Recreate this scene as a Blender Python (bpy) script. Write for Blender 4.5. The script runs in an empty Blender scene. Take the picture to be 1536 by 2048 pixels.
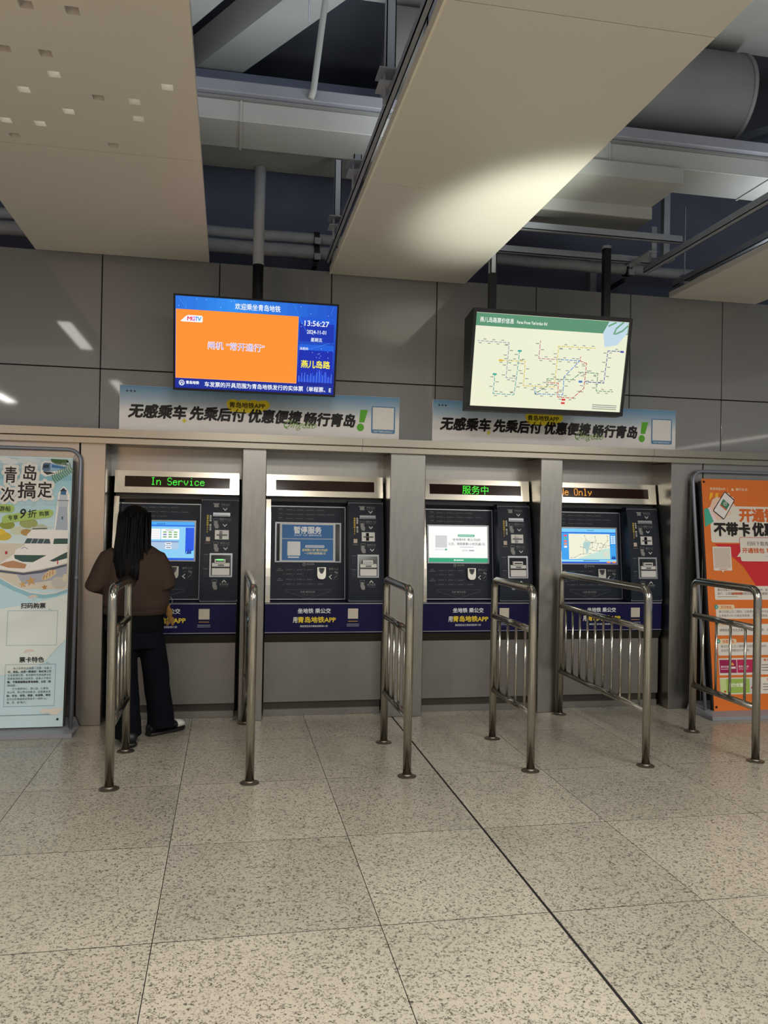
import bpy, bmesh, math, random
from mathutils import Vector, Matrix, noise

# ------------------------------------------------------------------ camera, world, light, exposure
scene = bpy.context.scene
COL = scene.collection
D = 6.196                      # front plane of the steel pillars
CAM_H = 1.55
F, YAW, PITCH, ROLL = 1615.66, 0.189582, 0.008085, 0.018259
cam_data = bpy.data.cameras.new('camera')
cam_data.sensor_fit = 'VERTICAL'; cam_data.sensor_height = 36.0; cam_data.lens = F / 2048 * 36.0
cam_data.clip_start = 0.05; cam_data.clip_end = 200
camera = bpy.data.objects.new('camera', cam_data); COL.objects.link(camera)
fw = Vector((math.sin(YAW) * math.cos(PITCH), math.cos(YAW) * math.cos(PITCH), math.sin(PITCH)))
r0 = Vector((math.cos(YAW), -math.sin(YAW), 0)); u0 = r0.cross(fw)
rt = math.cos(ROLL) * r0 + math.sin(ROLL) * u0
up = -math.sin(ROLL) * r0 + math.cos(ROLL) * u0
camera.matrix_world = Matrix(((rt.x, up.x, -fw.x, 0), (rt.y, up.y, -fw.y, 0), (rt.z, up.z, -fw.z, CAM_H), (0, 0, 0, 1)))
scene.camera = camera

world = bpy.data.worlds.new('hall_air'); scene.world = world; world.use_nodes = True
world.node_tree.nodes['Background'].inputs[0].default_value = (0.93, 0.96, 1.0, 1)
world.node_tree.nodes['Background'].inputs[1].default_value = 0.34

def area_lamp(name, loc, size, power, color=(1, 1, 1), target=None, spread=None):
    d = bpy.data.lights.new(name, 'AREA'); d.shape = 'RECTANGLE'; d.size, d.size_y = size
    d.energy = power; d.color = color
    if spread: d.spread = math.radians(spread)
    o = bpy.data.objects.new(name, d); COL.objects.link(o); o.location = loc
    if target:
        o.rotation_euler = (Vector(target) - Vector(loc)).to_track_quat('-Z', 'Y').to_euler()
    return o
WARM = (1.0, 0.96, 0.89)
area_lamp('hall_lamp', (0.28, 1.65, 3.38), (0.80, 1.0), 85, WARM)
area_lamp('hall_lamp', (4.25, -0.65, 3.38), (1.5, 1.0), 130, WARM)
area_lamp('hall_lamp', (4.5, 1.5, 3.38), (1.1, 0.9), 95, WARM)
area_lamp('hall_lamp', (0.28, -2.2, 3.38), (0.16, 3.6), 95, WARM)
area_lamp('hall_lamp', (2.75, -3.2, 3.38), (0.16, 3.6), 95, WARM)
area_lamp('hall_lamp', (-3.6, 0.2, 3.38), (0.16, 4.5), 95, WARM)
area_lamp('amber_sign_lamp', (-1.95, 0.6, 1.75), (0.9, 0.9), 12, (1.0, 0.55, 0.25), (-1.3, 6.2, 1.75))
# added fill lights, hidden above strips and duct, to brighten the ceiling void
area_lamp('void_fill', (1.25, 3.9, 3.52), (0.25, 2.0), 21, (0.93, 0.97, 1.0)).rotation_euler = (math.pi, 0, 0)
area_lamp('void_fill', (0.3, 5.45, 4.26), (1.6, 0.2), 2.5, (0.93, 0.97, 1.0)).rotation_euler = (math.pi, 0, 0)
area_lamp('void_fill', (-0.60, 3.7, 3.56), (0.25, 1.6), 12, (0.93, 0.97, 1.0)).rotation_euler = (math.pi, 0, 0)
area_lamp('void_fill', (3.95, 4.6, 3.52), (0.25, 1.6), 11, (0.93, 0.97, 1.0)).rotation_euler = (math.pi, 0, 0)
sp = bpy.data.lights.new('glow_spot', 'SPOT'); sp.energy = 1500; sp.spot_size = math.radians(19); sp.spot_blend = 0.9  # added spot without a fixture, out of view, makes the wide strip's glow
sp.shadow_soft_size = 0.12; sp.color = (0.97, 1.0, 0.86)
spo = bpy.data.objects.new('glow_spot', sp); COL.objects.link(spo); spo.location = (2.7, 1.5, 0.3)
spo.rotation_euler = (Vector((1.80, 4.62, 3.42)) - spo.location).to_track_quat('-Z', 'Y').to_euler()

vs = scene.view_settings
vs.view_transform = 'Standard'; vs.look = 'None'; vs.gamma = 1.0; vs.use_curve_mapping = False
vs.exposure = 0.0
scene.cycles.adaptive_threshold = 0.04; scene.cycles.max_bounces = 4; scene.cycles.diffuse_bounces = 3; scene.cycles.glossy_bounces = 3; scene.cycles.transmission_bounces = 2

# ------------------------------------------------------------------ materials
def lin(c):
    return tuple((v / 255 / 12.92) if v / 255 <= 0.04045 else ((v / 255 + 0.055) / 1.055) ** 2.4 for v in c)
MATS = {}
def mat(name, rgb, rough=0.5, metal=0.0, var=0.06, scale=8.0, stretch=(1, 1, 1), bump=0.0, spec=0.5,
        emit=0.0, coat=0.0, rvar=0.0):
    """procedural material: noise-varied base colour (sRGB 0-255) and roughness, optional bump"""
    if name in MATS: return MATS[name]
    m = bpy.data.materials.new(name); m.use_nodes = True
    nt = m.node_tree; b = nt.nodes['Principled BSDF']; c = lin(rgb)
    b.inputs['Roughness'].default_value = rough; b.inputs['Metallic'].default_value = metal
    b.inputs['Specular IOR Level'].default_value = spec; b.inputs['Coat Weight'].default_value = coat
    geo = nt.nodes.new('ShaderNodeNewGeometry'); mp = nt.nodes.new('ShaderNodeMapping')
    mp.inputs['Scale'].default_value = stretch
    no = nt.nodes.new('ShaderNodeTexNoise'); no.inputs['Scale'].default_value = scale; no.inputs['Detail'].default_value = 4
    nt.links.new(geo.outputs['Position'], mp.inputs['Vector']); nt.links.new(mp.outputs[0], no.inputs['Vector'])
    mx = nt.nodes.new('ShaderNodeMix'); mx.data_type = 'RGBA'
    mx.inputs[6].default_value = (*[v * (1 - var) for v in c], 1); mx.inputs[7].default_value = (*[min(1, v * (1 + var)) for v in c], 1)
    nt.links.new(no.outputs['Fac'], mx.inputs[0])
    if emit > 0:
        b.inputs['Base Color'].default_value = (0.01, 0.01, 0.01, 1)
        b.inputs['Roughness'].default_value = 0.25
        nt.links.new(mx.outputs[2], b.inputs['Emission Color']); b.inputs['Emission Strength'].default_value = emit
    else:
        nt.links.new(mx.outputs[2], b.inputs['Base Color'])
    if rvar:
        mr = nt.nodes.new('ShaderNodeMapRange'); mr.inputs[3].default_value = rough - rvar; mr.inputs[4].default_value = rough + rvar
        nt.links.new(no.outputs['Fac'], mr.inputs[0]); nt.links.new(mr.outputs[0], b.inputs['Roughness'])
    if bump:
        bp = nt.nodes.new('ShaderNodeBump'); bp.inputs['Strength'].default_value = bump; bp.inputs['Distance'].default_value = 0.02
        nt.links.new(no.outputs['Fac'], bp.inputs['Height']); nt.links.new(bp.outputs[0], b.inputs['Normal'])
    MATS[name] = m
    return m
def ink(rgb, emit=0.0):
    return mat(('glow_%02x%02x%02x' if emit else 'ink_%02x%02x%02x') % tuple(rgb) + ('_%d' % int(emit * 100) if emit else ''),
               rgb, 0.45, 0, 0.02, 30, emit=emit, spec=0.3)

def granite():
    m = bpy.data.materials.new('granite'); m.use_nodes = True; nt = m.node_tree; b = nt.nodes['Principled BSDF']
    geo = nt.nodes.new('ShaderNodeNewGeometry')
    def tex(kind, scale, detail=2):
        t = nt.nodes.new(kind); t.inputs['Scale'].default_value = scale
        if 'Detail' in t.inputs: t.inputs['Detail'].default_value = detail
        nt.links.new(geo.outputs['Position'], t.inputs['Vector']); return t
    n2 = tex('ShaderNodeTexNoise', 1.3, 3); va = tex('ShaderNodeTexVoronoi', 110); vb = tex('ShaderNodeTexVoronoi', 190); nf = tex('ShaderNodeTexNoise', 38, 4)
    def math_(op, a, b_):
        m_ = nt.nodes.new('ShaderNodeMath'); m_.operation = op
        for k, x in enumerate((a, b_)):
            if isinstance(x, float): m_.inputs[k].default_value = x
            else: nt.links.new(x, m_.inputs[k])
        return m_.outputs[0]
    sa, sb = [nt.nodes.new('ShaderNodeSeparateColor') for _ in range(2)]
    nt.links.new(va.outputs['Color'], sa.inputs[0]); nt.links.new(vb.outputs['Color'], sb.inputs[0])
    grain = math_('ADD', math_('ADD', math_('MULTIPLY', sa.outputs[0], 0.5), math_('MULTIPLY', sb.outputs[1], 0.3)), math_('MULTIPLY', nf.outputs['Fac'], 0.3))
    mx = nt.nodes.new('ShaderNodeValToRGB'); e = mx.color_ramp.elements
    e[0].position = 0.36; e[0].color = (*lin((58, 55, 50)), 1); e[1].position = 0.82; e[1].color = (*lin((188, 181, 165)), 1)
    k = e.new(0.58); k.color = (*lin((118, 113, 102)), 1)
    nt.links.new(grain, mx.inputs[0])
    mx2 = nt.nodes.new('ShaderNodeMix'); mx2.data_type = 'RGBA'; mx2.blend_type = 'MULTIPLY'; mx2.inputs[0].default_value = 0.35
    r3 = nt.nodes.new('ShaderNodeValToRGB'); r3.color_ramp.elements[0].position = 0.35; r3.color_ramp.elements[1].position = 0.6
    r3.color_ramp.elements[0].color = (0.66, 0.66, 0.66, 1); r3.color_ramp.elements[1].color = (1, 1, 1, 1)
    nt.links.new(n2.outputs['Fac'], r3.inputs[0]); nt.links.new(mx.outputs[0], mx2.inputs[6]); nt.links.new(r3.outputs[0], mx2.inputs[7])
    oi = nt.nodes.new('ShaderNodeObjectInfo'); mr2 = nt.nodes.new('ShaderNodeMapRange'); mr2.inputs[3].default_value = 0.86; mr2.inputs[4].default_value = 1.0
    nt.links.new(oi.outputs['Random'], mr2.inputs[0])
    mx3 = nt.nodes.new('ShaderNodeMix'); mx3.data_type = 'RGBA'; mx3.blend_type = 'MULTIPLY'; mx3.inputs[0].default_value = 1.0
    nt.links.new(mx2.outputs[2], mx3.inputs[6]); nt.links.new(mr2.outputs[0], mx3.inputs[7])
    nt.links.new(mx3.outputs[2], b.inputs['Base Color'])
    mr = nt.nodes.new('ShaderNodeMapRange'); mr.inputs[3].default_value = 0.2; mr.inputs[4].default_value = 0.36
    nt.links.new(n2.outputs['Fac'], mr.inputs[0]); nt.links.new(mr.outputs[0], b.inputs['Roughness'])
    b.inputs['Specular IOR Level'].default_value = 0.45
    return m

GRANITE = granite()
STEEL = mat('brushed_steel', (154, 151, 145), 0.34, 1.0, 0.10, 14, (3, 3, 0.5), rvar=0.07)
STEEL_H = mat('brushed_steel_bar', (158, 151, 138), 0.36, 1.0, 0.10, 3, (1.5, 0.2, 0.2), rvar=0.04)
STEEL_SIGN = mat('satin_steel', (224, 217, 202), 0.22, 1.0, 0.04, 20, (1, 1, 3))
STEEL_LOW = mat('grey_steel_panel', (132, 129, 124), 0.42, 0.7, 0.10, 5)
TUBE = mat('polished_tube_steel', (184, 180, 170), 0.2, 1.0, 0.10, 18, rvar=0.06)
TUBE_WELD = mat('welded_flange_steel', (120, 112, 100), 0.45, 0.9, 0.3, 40)
CLAD = mat('grey_gloss_cladding', (137, 137, 136), 0.045, 0.0, 0.05, 1.2, bump=0.006, spec=0.5)
JOINT = mat('dark_joint', (14, 13, 12), 0.8)
CEIL = mat('beige_ceiling_board', (212, 208, 199), 0.42, 0.0, 0.03, 3)
CEIL_EDGE = mat('cream_board_edge', (232, 226, 208), 0.5)
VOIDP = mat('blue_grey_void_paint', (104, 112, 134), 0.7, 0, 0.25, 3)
SLAB = mat('dark_slab_paint', (98, 102, 112), 0.8, 0, 0.25, 2)
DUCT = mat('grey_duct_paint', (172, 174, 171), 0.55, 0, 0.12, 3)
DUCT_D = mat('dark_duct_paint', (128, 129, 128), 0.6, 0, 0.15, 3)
DUCT_P = mat('violet_grey_duct_paint', (140, 142, 152), 0.6, 0, 0.15, 4)
GALV = mat('galvanised_channel', (158, 164, 174), 0.45, 0.35, 0.12, 12)
LAG = mat('pipe_lagging', (158, 162, 168), 0.65, 0, 0.14, 14, bump=0.3)
RUBBER = mat('black_rubber', (24, 24, 25), 0.6)
BLACK = mat('black_paint', (18, 18, 20), 0.4)
BLACKG = mat('black_gloss', (12, 12, 14), 0.12)
NAVY = mat('navy_console', (19, 28, 42), 0.45, 0, 0.1, 6, spec=0.25)
BANDB = mat('indigo_band', (17, 15, 64), 0.4, 0, 0.15, 3, spec=0.2)
LEDWIN = mat('brown_led_window', (46, 22, 16), 0.12, 0, 0.1, 20)
SILVER = mat('silver_edge', (150, 152, 156), 0.35, 0.6)
WHITEP = mat('white_plastic', (214, 212, 206), 0.4)
GREYP = mat('grey_stand_tube', (136, 140, 152), 0.35, 0.3)
BASEP = mat('grey_stand_base', (150, 152, 160), 0.4, 0.2)

# ------------------------------------------------------------------ object helpers
def set_props(o, label=None, cat=None, group=None, kind=None):
    if label: o['label'] = label
    if cat: o['category'] = cat
    if group: o['group'] = group
    if kind: o['kind'] = kind
    return o
def thing(name, label, cat, loc=(0, 0, 0), group=None):
    o = bpy.data.objects.new(name, None); COL.objects.link(o); o.location = loc; o.empty_display_size = 0.1
    return set_props(o, label, cat, group)
def base_of(parent):
    v = Vector((0, 0, 0))
    while parent is not None: v += parent.location; parent = parent.parent
    return v
def obj(name, bm, material, parent=None, smooth=False, label=None):
    """link a bmesh authored in world coordinates; vertices become relative to the parent's base"""
    off = base_of(parent)
    if off.length: bmesh.ops.translate(bm, verts=bm.verts, vec=-off)
    bmesh.ops.recalc_face_normals(bm, faces=bm.faces)
    me = bpy.data.meshes.new(name); bm.to_mesh(me); bm.free(); me.materials.append(material)
    if smooth:
        for p in me.polygons: p.use_smooth = True
    o = bpy.data.objects.new(name, me); COL.objects.link(o)
    if parent is not None: o.parent = parent
    if label: o['label'] = label
    return o
def copy_tree(o, parent=None, skip=()):
    c = o.copy(); COL.objects.link(c); c.parent = parent
    for ch in o.children:
        if ch.name.split('.')[0] not in skip: copy_tree(ch, c, skip)
    return c
def box(x0, x1, y0, y1, z0, z1, bevel=0.0, bm=None):
    bm = bm or bmesh.new()
    vs_ = [bm.verts.new((x, y, z)) for x in (x0, x1) for y in (y0, y1) for z in (z0, z1)]
    fs = [bm.faces.new([vs_[i] for i in f]) for f in ((0, 1, 3, 2), (4, 6, 7, 5), (0, 4, 5, 1), (2, 3, 7, 6), (0, 2, 6, 4), (1, 5, 7, 3))]
    if bevel:
        es = list({e for f in fs for e in f.edges})
        bmesh.ops.bevel(bm, geom=es, offset=bevel, segments=1, affect='EDGES', profile=0.5)
    return bm
def prism_x(profile, x0, x1, bm=None):
    """extrude a (y, z) polygon along x"""
    bm = bm or bmesh.new()
    a = [bm.verts.new((x0, y, z)) for y, z in profile]; b = [bm.verts.new((x1, y, z)) for y, z in profile]
    bm.faces.new(a); bm.faces.new(b[::-1]); n = len(a)
    for i in range(n): bm.faces.new((a[i], b[i], b[(i + 1) % n], a[(i + 1) % n]))
    return bm
def obox(c, ax, ay, az, bm=None):
    """oriented box: centre and three half-axis vectors"""
    bm = bm or bmesh.new(); c = Vector(c); ax, ay, az = Vector(ax), Vector(ay), Vector(az)
    v = [bm.verts.new(c + i * ax + j * ay + k * az) for i in (-1, 1) for j in (-1, 1) for k in (-1, 1)]
    for f in ((0, 1, 3, 2), (4, 6, 7, 5), (0, 4, 5, 1), (2, 3, 7, 6), (0, 2, 6, 4), (1, 5, 7, 3)): bm.faces.new([v[i] for i in f])
    return bm
def tube(pts, r, n=16, bm=None, cap=True):
    """sweep a circle (radius or list of radii) along a polyline"""
    bm = bm or bmesh.new(); pts = [Vector(p) for p in pts]; rr = r if isinstance(r, (list, tuple)) else [r] * len(pts)
    rings = []; prev = None
    for i, p in enumerate(pts):
        t = ((pts[min(i + 1, len(pts) - 1)] - pts[i]).normalized() + (pts[i] - pts[max(i - 1, 0)]).normalized()).normalized()
        if prev is None:
            a = Vector((0, 0, 1)) if abs(t.z) < 0.9 else Vector((1, 0, 0))
            prev = t.cross(a).normalized()
        s = (prev - t * prev.dot(t)).normalized(); prev = s; b = t.cross(s)
        rings.append([bm.verts.new(p + rr[i] * (math.cos(2 * math.pi * k / n) * s + math.sin(2 * math.pi * k / n) * b)) for k in range(n)])
    for i in range(len(rings) - 1):
        for k in range(n): bm.faces.new((rings[i][k], rings[i][(k + 1) % n], rings[i + 1][(k + 1) % n], rings[i + 1][k]))
    if cap: bm.faces.new(rings[0][::-1]); bm.faces.new(rings[-1])
    return bm
def bend(path, rad, n=6):
    """round the inner corners of a polyline"""
    P = [Vector(p) for p in path]; out = [P[0]]
    for i in range(1, len(P) - 1):
        a = (P[i - 1] - P[i]).normalized(); b = (P[i + 1] - P[i]).normalized(); h = a.angle(b) / 2
        t = rad / math.tan(h); c = P[i] + (a + b).normalized() * (rad / math.sin(h)); s = P[i] + a * t; e = P[i] + b * t
        u = s - c; w = e - c; ang = u.angle(w)
        for k in range(n + 1):
            f = k / n; out.append(c + (math.sin((1 - f) * ang) * u + math.sin(f * ang) * w) / math.sin(ang))
    return out + [P[-1]]
def disc(c, r, h, n=24, bm=None):
    return tube([c, Vector(c) + Vector((0, 0, h))], r, n, bm)
def lathe(prof, c, n=24, bm=None):
    bm = bm or bmesh.new(); c = Vector(c)
    rings = [[bm.verts.new(c + Vector((r * math.cos(2 * math.pi * k / n), r * math.sin(2 * math.pi * k / n), z))) for k in range(n)] for r, z in prof]
    for i in range(len(rings) - 1):
        for k in range(n): bm.faces.new((rings[i][k], rings[i][(k + 1) % n], rings[i + 1][(k + 1) % n], rings[i + 1][k]))
    bm.faces.new(rings[0][::-1]); bm.faces.new(rings[-1]); return bm

# ------------------------------------------------------------------ flat print (lettering and graphics on surfaces)
GLYPHS = {}
def glyphs(s, bold):
    key = (s, bold)
    if key not in GLYPHS:
        c = bpy.data.curves.new('lettering', 'FONT'); c.body = s; c.size = 1.0; c.resolution_u = 2; c.offset = bold
        o = bpy.data.objects.new('lettering', c); COL.objects.link(o)
        me = bpy.data.meshes.new_from_object(o.evaluated_get(bpy.context.evaluated_depsgraph_get()))
        v = [(p.co.x, p.co.y) for p in me.vertices]; f = [tuple(p.vertices) for p in me.polygons]
        bpy.data.objects.remove(o); bpy.data.curves.remove(c); bpy.data.meshes.remove(me)
        GLYPHS[key] = (v, f)
    return GLYPHS[key]
JOINED = {'step_frame', 'instruction_line', 'step_arrow', 'station_label', 'station_dot', 'footnote_line', 'led_dots', 'skyline', 'sparkle', 'map_route', 'palm_leaf', 'arrow_mark'}
class Print:
    """flat print on a surface: big shapes and each line of lettering become parts, tiny marks of one kind stay joined"""
    def __init__(self, mapfn, emit=0.0):
        self.map = mapfn; self.parts = {}; self.emit = emit; self.depth = 0; self.uid = 0
    def open(self): self.depth += 1; self.uid += self.depth == 1
    def close(self): self.depth -= 1
    def add(self, rgb, verts, faces, layer, name, emit=None):
        if not self.depth: self.uid += 1
        key = (name, rgb, self.emit if emit is None else emit, 0 if name in JOINED else self.uid)
        V, Fc, UV = self.parts.setdefault(key, ([], [], [])); n = len(V)
        self.micro = (getattr(self, 'micro', 0) + 1) % 23; lay = layer + 0.04 * self.micro      # no two prints share a plane
        V += [self.map(u, v, lay) for u, v in verts]; Fc += [tuple(i + n for i in f) for f in faces]; UV += verts
    def poly(self, rgb, pts, layer=1, name='printed_shape', emit=None):
        self.add(rgb, pts, [tuple(range(len(pts)))], layer, name, emit)
    def rect(self, rgb, u0, v0, u1, v1, layer=1, name='printed_shape', r=0.0, emit=None, rows=1):
        if r:
            pts = []
            for cx, cy, a0 in ((u1 - r, v1 - r, 0), (u0 + r, v1 - r, 90), (u0 + r, v0 + r, 180), (u1 - r, v0 + r, 270)):
                pts += [(cx + r * math.cos(math.radians(a0 + k * 22.5)), cy + r * math.sin(math.radians(a0 + k * 22.5))) for k in range(5)]
            self.poly(rgb, pts, layer, name, emit)
        else:
            for k in range(rows):
                a = v0 + (v1 - v0) * k / rows; b = v0 + (v1 - v0) * (k + 1) / rows
                self.poly(rgb, [(u0, a), (u1, a), (u1, b), (u0, b)], layer, name, emit)
    def frame(self, rgb, u0, v0, u1, v1, w, layer=1, name='printed_line', emit=None):
        self.open()
        for a in ((u0, v0, u1, v0 + w), (u0, v1 - w, u1, v1), (u0, v0 + w, u0 + w, v1 - w), (u1 - w, v0 + w, u1, v1 - w)):
            self.rect(rgb, *a, layer, name, emit=emit)
        self.close()
    def line(self, rgb, pts, w, layer=1, name='printed_line', emit=None):
        self.open()
        for (a, b), (c, d) in zip(pts, pts[1:]):
            L = math.hypot(c - a, d - b) or 1; nx, ny = -(d - b) / L * w / 2, (c - a) / L * w / 2
            ex, ey = (c - a) / L * w / 2, (d - b) / L * w / 2
            self.poly(rgb, [(a - ex + nx, b - ey + ny), (a - ex - nx, b - ey - ny), (c + ex - nx, d + ey - ny), (c + ex + nx, d + ey + ny)], layer, name, emit)
        self.close()
    def ellipse(self, rgb, u, v, ru, rv, layer=1, name='printed_shape', n=20, emit=None):
        self.poly(rgb, [(u + ru * math.cos(2 * math.pi * k / n), v + rv * math.sin(2 * math.pi * k / n)) for k in range(n)], layer, name, emit)
    def ring(self, rgb, u, v, r0_, r1_, a0=0, a1=360, layer=1, name='printed_line', n=20, emit=None):
        self.open()
        for k in range(n):
            p, q = [math.radians(a0 + (a1 - a0) * (k + j) / n) for j in (0, 1)]
            self.poly(rgb, [(u + r0_ * math.cos(p), v + r0_ * math.sin(p)), (u + r1_ * math.cos(p), v + r1_ * math.sin(p)),
                            (u + r1_ * math.cos(q), v + r1_ * math.sin(q)), (u + r0_ * math.cos(q), v + r0_ * math.sin(q))], layer, name, emit)
        self.close()
    def text(self, rgb, s, u, v, size=None, width=None, height=None, align='c', bold=0.0, layer=2, name='lettering', emit=None, slant=0.0, rot=0.0, vertical=False):
        """size = em size; or fit the glyph box to width (and height); (u, v) is its centre, or its left/right middle"""
        if vertical:
            self.open()
            for i, ch in enumerate(s):
                if ch != ' ': self.text(rgb, ch, u, v - i * size * 1.06, size=size, bold=bold, layer=layer, name=name, emit=emit)
            self.close(); return
        V, Fc = glyphs(s, min(bold, 0.0))
        x0, x1 = min(p[0] for p in V), max(p[0] for p in V); y0, y1 = min(p[1] for p in V), max(p[1] for p in V)
        if width: sx = width / (x1 - x0); sy = (height / (y1 - y0)) if height else sx
        elif height: sx = sy = height / (y1 - y0)
        else: sx = sy = size
        cx = {'c': (x0 + x1) / 2, 'l': x0, 'r': x1}[align]; cy = (y0 + y1) / 2 if not (size and not width) else 0.36
        ca, sa = math.cos(rot), math.sin(rot); offs = [(0, 0)]
        if bold > 0:        # thicker strokes: the glyphs repeated around their own outline
            for q, n in (((bold, 8),) if bold < 0.05 else ((bold * 0.5, 8), (bold, 14))):
                offs += [(q * math.cos(2 * math.pi * k / n), q * math.sin(2 * math.pi * k / n)) for k in range(n)]
        self.open()
        for ox, oy in offs:
            out = []
            for x, y in V:
                a, b = (x - cx + ox) * sx + slant * (y - cy + oy) * sy, (y - cy + oy) * sy
                out.append((u + a * ca - b * sa, v + a * sa + b * ca))
            self.add(rgb, out, Fc, layer, name, emit)
        self.close()
    def build(self, parent, prefix=None):
        final = {}
        for (name, rgb, em, uid), (V, Fc, UV) in self.parts.items():
            ext = max(max(p[0] for p in UV) - min(p[0] for p in UV), max(p[1] for p in UV) - min(p[1] for p in UV))
            small = name in JOINED or ext < 0.045
            e = final.setdefault((name, rgb, em, 0 if small else uid), [[], [], 0]); n = len(e[0])
            e[0] += V; e[1] += [tuple(i + n for i in f) for f in Fc]; e[2] += 1
        off = base_of(parent)
        for (name, rgb, em, uid), (V, Fc, cnt) in final.items():
            me = bpy.data.meshes.new(name); me.from_pydata([v - off for v in V], [], Fc); me.materials.append(ink(rgb, em))
            o = bpy.data.objects.new(name, me); COL.objects.link(o); o.parent = parent
            if uid == 0 and (cnt > 1 or name in JOINED): o['kind'] = 'stuff'
def plane_map(x0, yb, zb, yt, zt, step=0.0007):
    V = Vector((0, yt - yb, zt - zb)).normalized(); N = Vector((0, -V.z, V.y)); O = Vector((x0, yb, zb))
    def f(u, v, k): return O + Vector((u, 0, 0)) + V * v + N * (step * k)
    return f

# ------------------------------------------------------------------ floor
floor = obj('floor', box(-9, 13, -7, 6.95, -0.2, -0.0008), JOINT); floor['kind'] = 'structure'
XS = [-4.47, -3.625, -2.78, -1.937, -1.092, -0.243, 0.599, 1.284, 1.95, 2.795, 3.64, 4.485, 5.33, 6.175, 7.02]
YS = [-2.2, -1.33, -0.455, 0.415, 1.285, 2.157, 3.032, 3.907, 4.778, 5.68, 6.55]
for i in range(len(XS) - 1):
    for j in range(len(YS) - 1):
        gl = 0.006 if abs(XS[i] - 1.284) < 0.01 else 0.0016; gr = 0.006 if abs(XS[i + 1] - 1.284) < 0.01 else 0.0016
        obj('tile', box(XS[i] + gl, XS[i + 1] - gr, YS[j] + 0.0024, YS[j + 1] - 0.0024, -0.0007, 0.0, 0.0002), GRANITE, floor)
obj('floor_surround', box(-9, XS[0] - 0.002, -7, 6.95, -0.0007, 0, bm=box(XS[-1] + 0.002, 13, -7, 6.95, -0.0007, 0, bm=box(XS[0], XS[-1], -7, YS[0] - 0.002, -0.0007, 0))), GRANITE, floor)

# ------------------------------------------------------------------ back wall: void wall, cladding panels, steel pillars, ledge
wall = obj('wall_back', box(-9, 13, 6.95, 7.1, 0, 5.3), VOIDP); wall['kind'] = 'structure'
WX = [-4.306, -3.466, -2.626, -1.786, -0.946, -0.102, 0.745, 1.585, 2.415, 3.244, 4.09, 4.93, 5.77, 6.61, 7.45]
for i in range(len(WX) - 1):
    g = 0.0035
    for z0, z1 in ((2.10, 2.606), (2.614, 3.45)):
        obj('cladding_panel', box(WX[i] + g, WX[i + 1] - g, D, D + 0.03, z0, z1, 0.003), CLAD, wall)
obj('cladding_backing', box(-4.3, 7.44, D + 0.031, D + 0.05, 2.1, 3.44), JOINT, wall)
for x0, x1 in ((-1.070, -0.893), (0.095, 0.274), (1.235, 1.518), (2.480, 2.668), (3.638, 3.926)):
    obj('pillar', box(x0, x1, D, 6.86, 0, 2.065, 0.004), STEEL, wall)
for x0, x1 in ((-3.2, -2.13), (-2.124, -1.078), (3.934, 5.0), (5.006, 6.1)):
    obj('steel_panel', box(x0, x1, D, D + 0.03, 0, 2.065, 0.003), STEEL, wall)
for x0, x1 in ((-0.893, 0.095), (0.274, 1.235), (1.518, 2.480), (2.668, 3.638)):
    obj('fascia_panel', box(x0, x1, 6.50, 6.52, 1.84, 2.065), STEEL, wall)
    obj('soffit', box(x0, x1, D + 0.02, 6.86, 2.065, 2.085), STEEL, wall)
obj('recess_back', box(-0.95, 3.7, 6.87, 6.9, 0, 2.085), BLACK, wall)
trim = obj('trim_1', prism_x([(6.13, 2.108), (6.13, 2.165), (6.20, 2.168), (6.20, 2.06), (6.15, 2.06), (6.15, 2.1), (6.136, 2.102)], -4.3, 1.0), STEEL_H)
trim['kind'] = 'structure'
obj('ledge_length', prism_x([(6.13, 2.108), (6.13, 2.165), (6.20, 2.168), (6.20, 2.06), (6.15, 2.06), (6.15, 2.1), (6.136, 2.102)], 1.002, 3.44), STEEL_H, trim)
obj('ledge_length', prism_x([(6.13, 2.108), (6.13, 2.165), (6.20, 2.168), (6.20, 2.06), (6.15, 2.06), (6.15, 2.1), (6.136, 2.102)], 3.442, 7.4), STEEL_H, trim)

# ------------------------------------------------------------------ ceiling: slab and hung board strips
slab = obj('ceiling', box(-9, 13, -7, 7.1, 5.3, 5.5), SLAB); slab['kind'] = 'structure'
def board(x0, x1, y0, y1, z0, z1, holes, parent):
    """one ceiling board with square through-holes"""
    h = 0.025
    xs = sorted({x0, x1} | {round(c + s * h, 4) for c, _ in holes for s in (-1, 1)})
    ys = sorted({y0, y1} | {round(c + s * h, 4) for _, c in holes for s in (-1, 1)})
    bm = bmesh.new()
    g = [[[bm.verts.new((x, y, z)) for z in (z0, z1)] for y in ys] for x in xs]
    def hole(i, j):
        cx, cy = (xs[i] + xs[i + 1]) / 2, (ys[j] + ys[j + 1]) / 2
        return any(abs(cx - a) < h and abs(cy - b) < h for a, b in holes)
    nx, ny = len(xs) - 1, len(ys) - 1
    solid = [[not hole(i, j) for j in range(ny)] for i in range(nx)]
    for i in range(nx):
        for j in range(ny):
            if not solid[i][j]: continue
            a, b, c, d = g[i][j], g[i + 1][j], g[i + 1][j + 1], g[i][j + 1]
            bm.faces.new((a[0], d[0], c[0], b[0])); bm.faces.new((a[1], b[1], c[1], d[1]))
            for (p, q), (di, dj) in (((a, b), (0, -1)), ((b, c), (1, 0)), ((c, d), (0, 1)), ((d, a), (-1, 0))):
                ii, jj = i + di, j + dj
                if not (0 <= ii < nx and 0 <= jj < ny) or not solid[ii][jj]: bm.faces.new((p[0], q[0], q[1], p[1]))
    bmesh.ops.delete(bm, geom=[v for v in bm.verts if not v.link_faces], context='VERTS')
    return obj('board', bm, CEIL, parent)
ZB = 3.42
random.seed(4)
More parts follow.
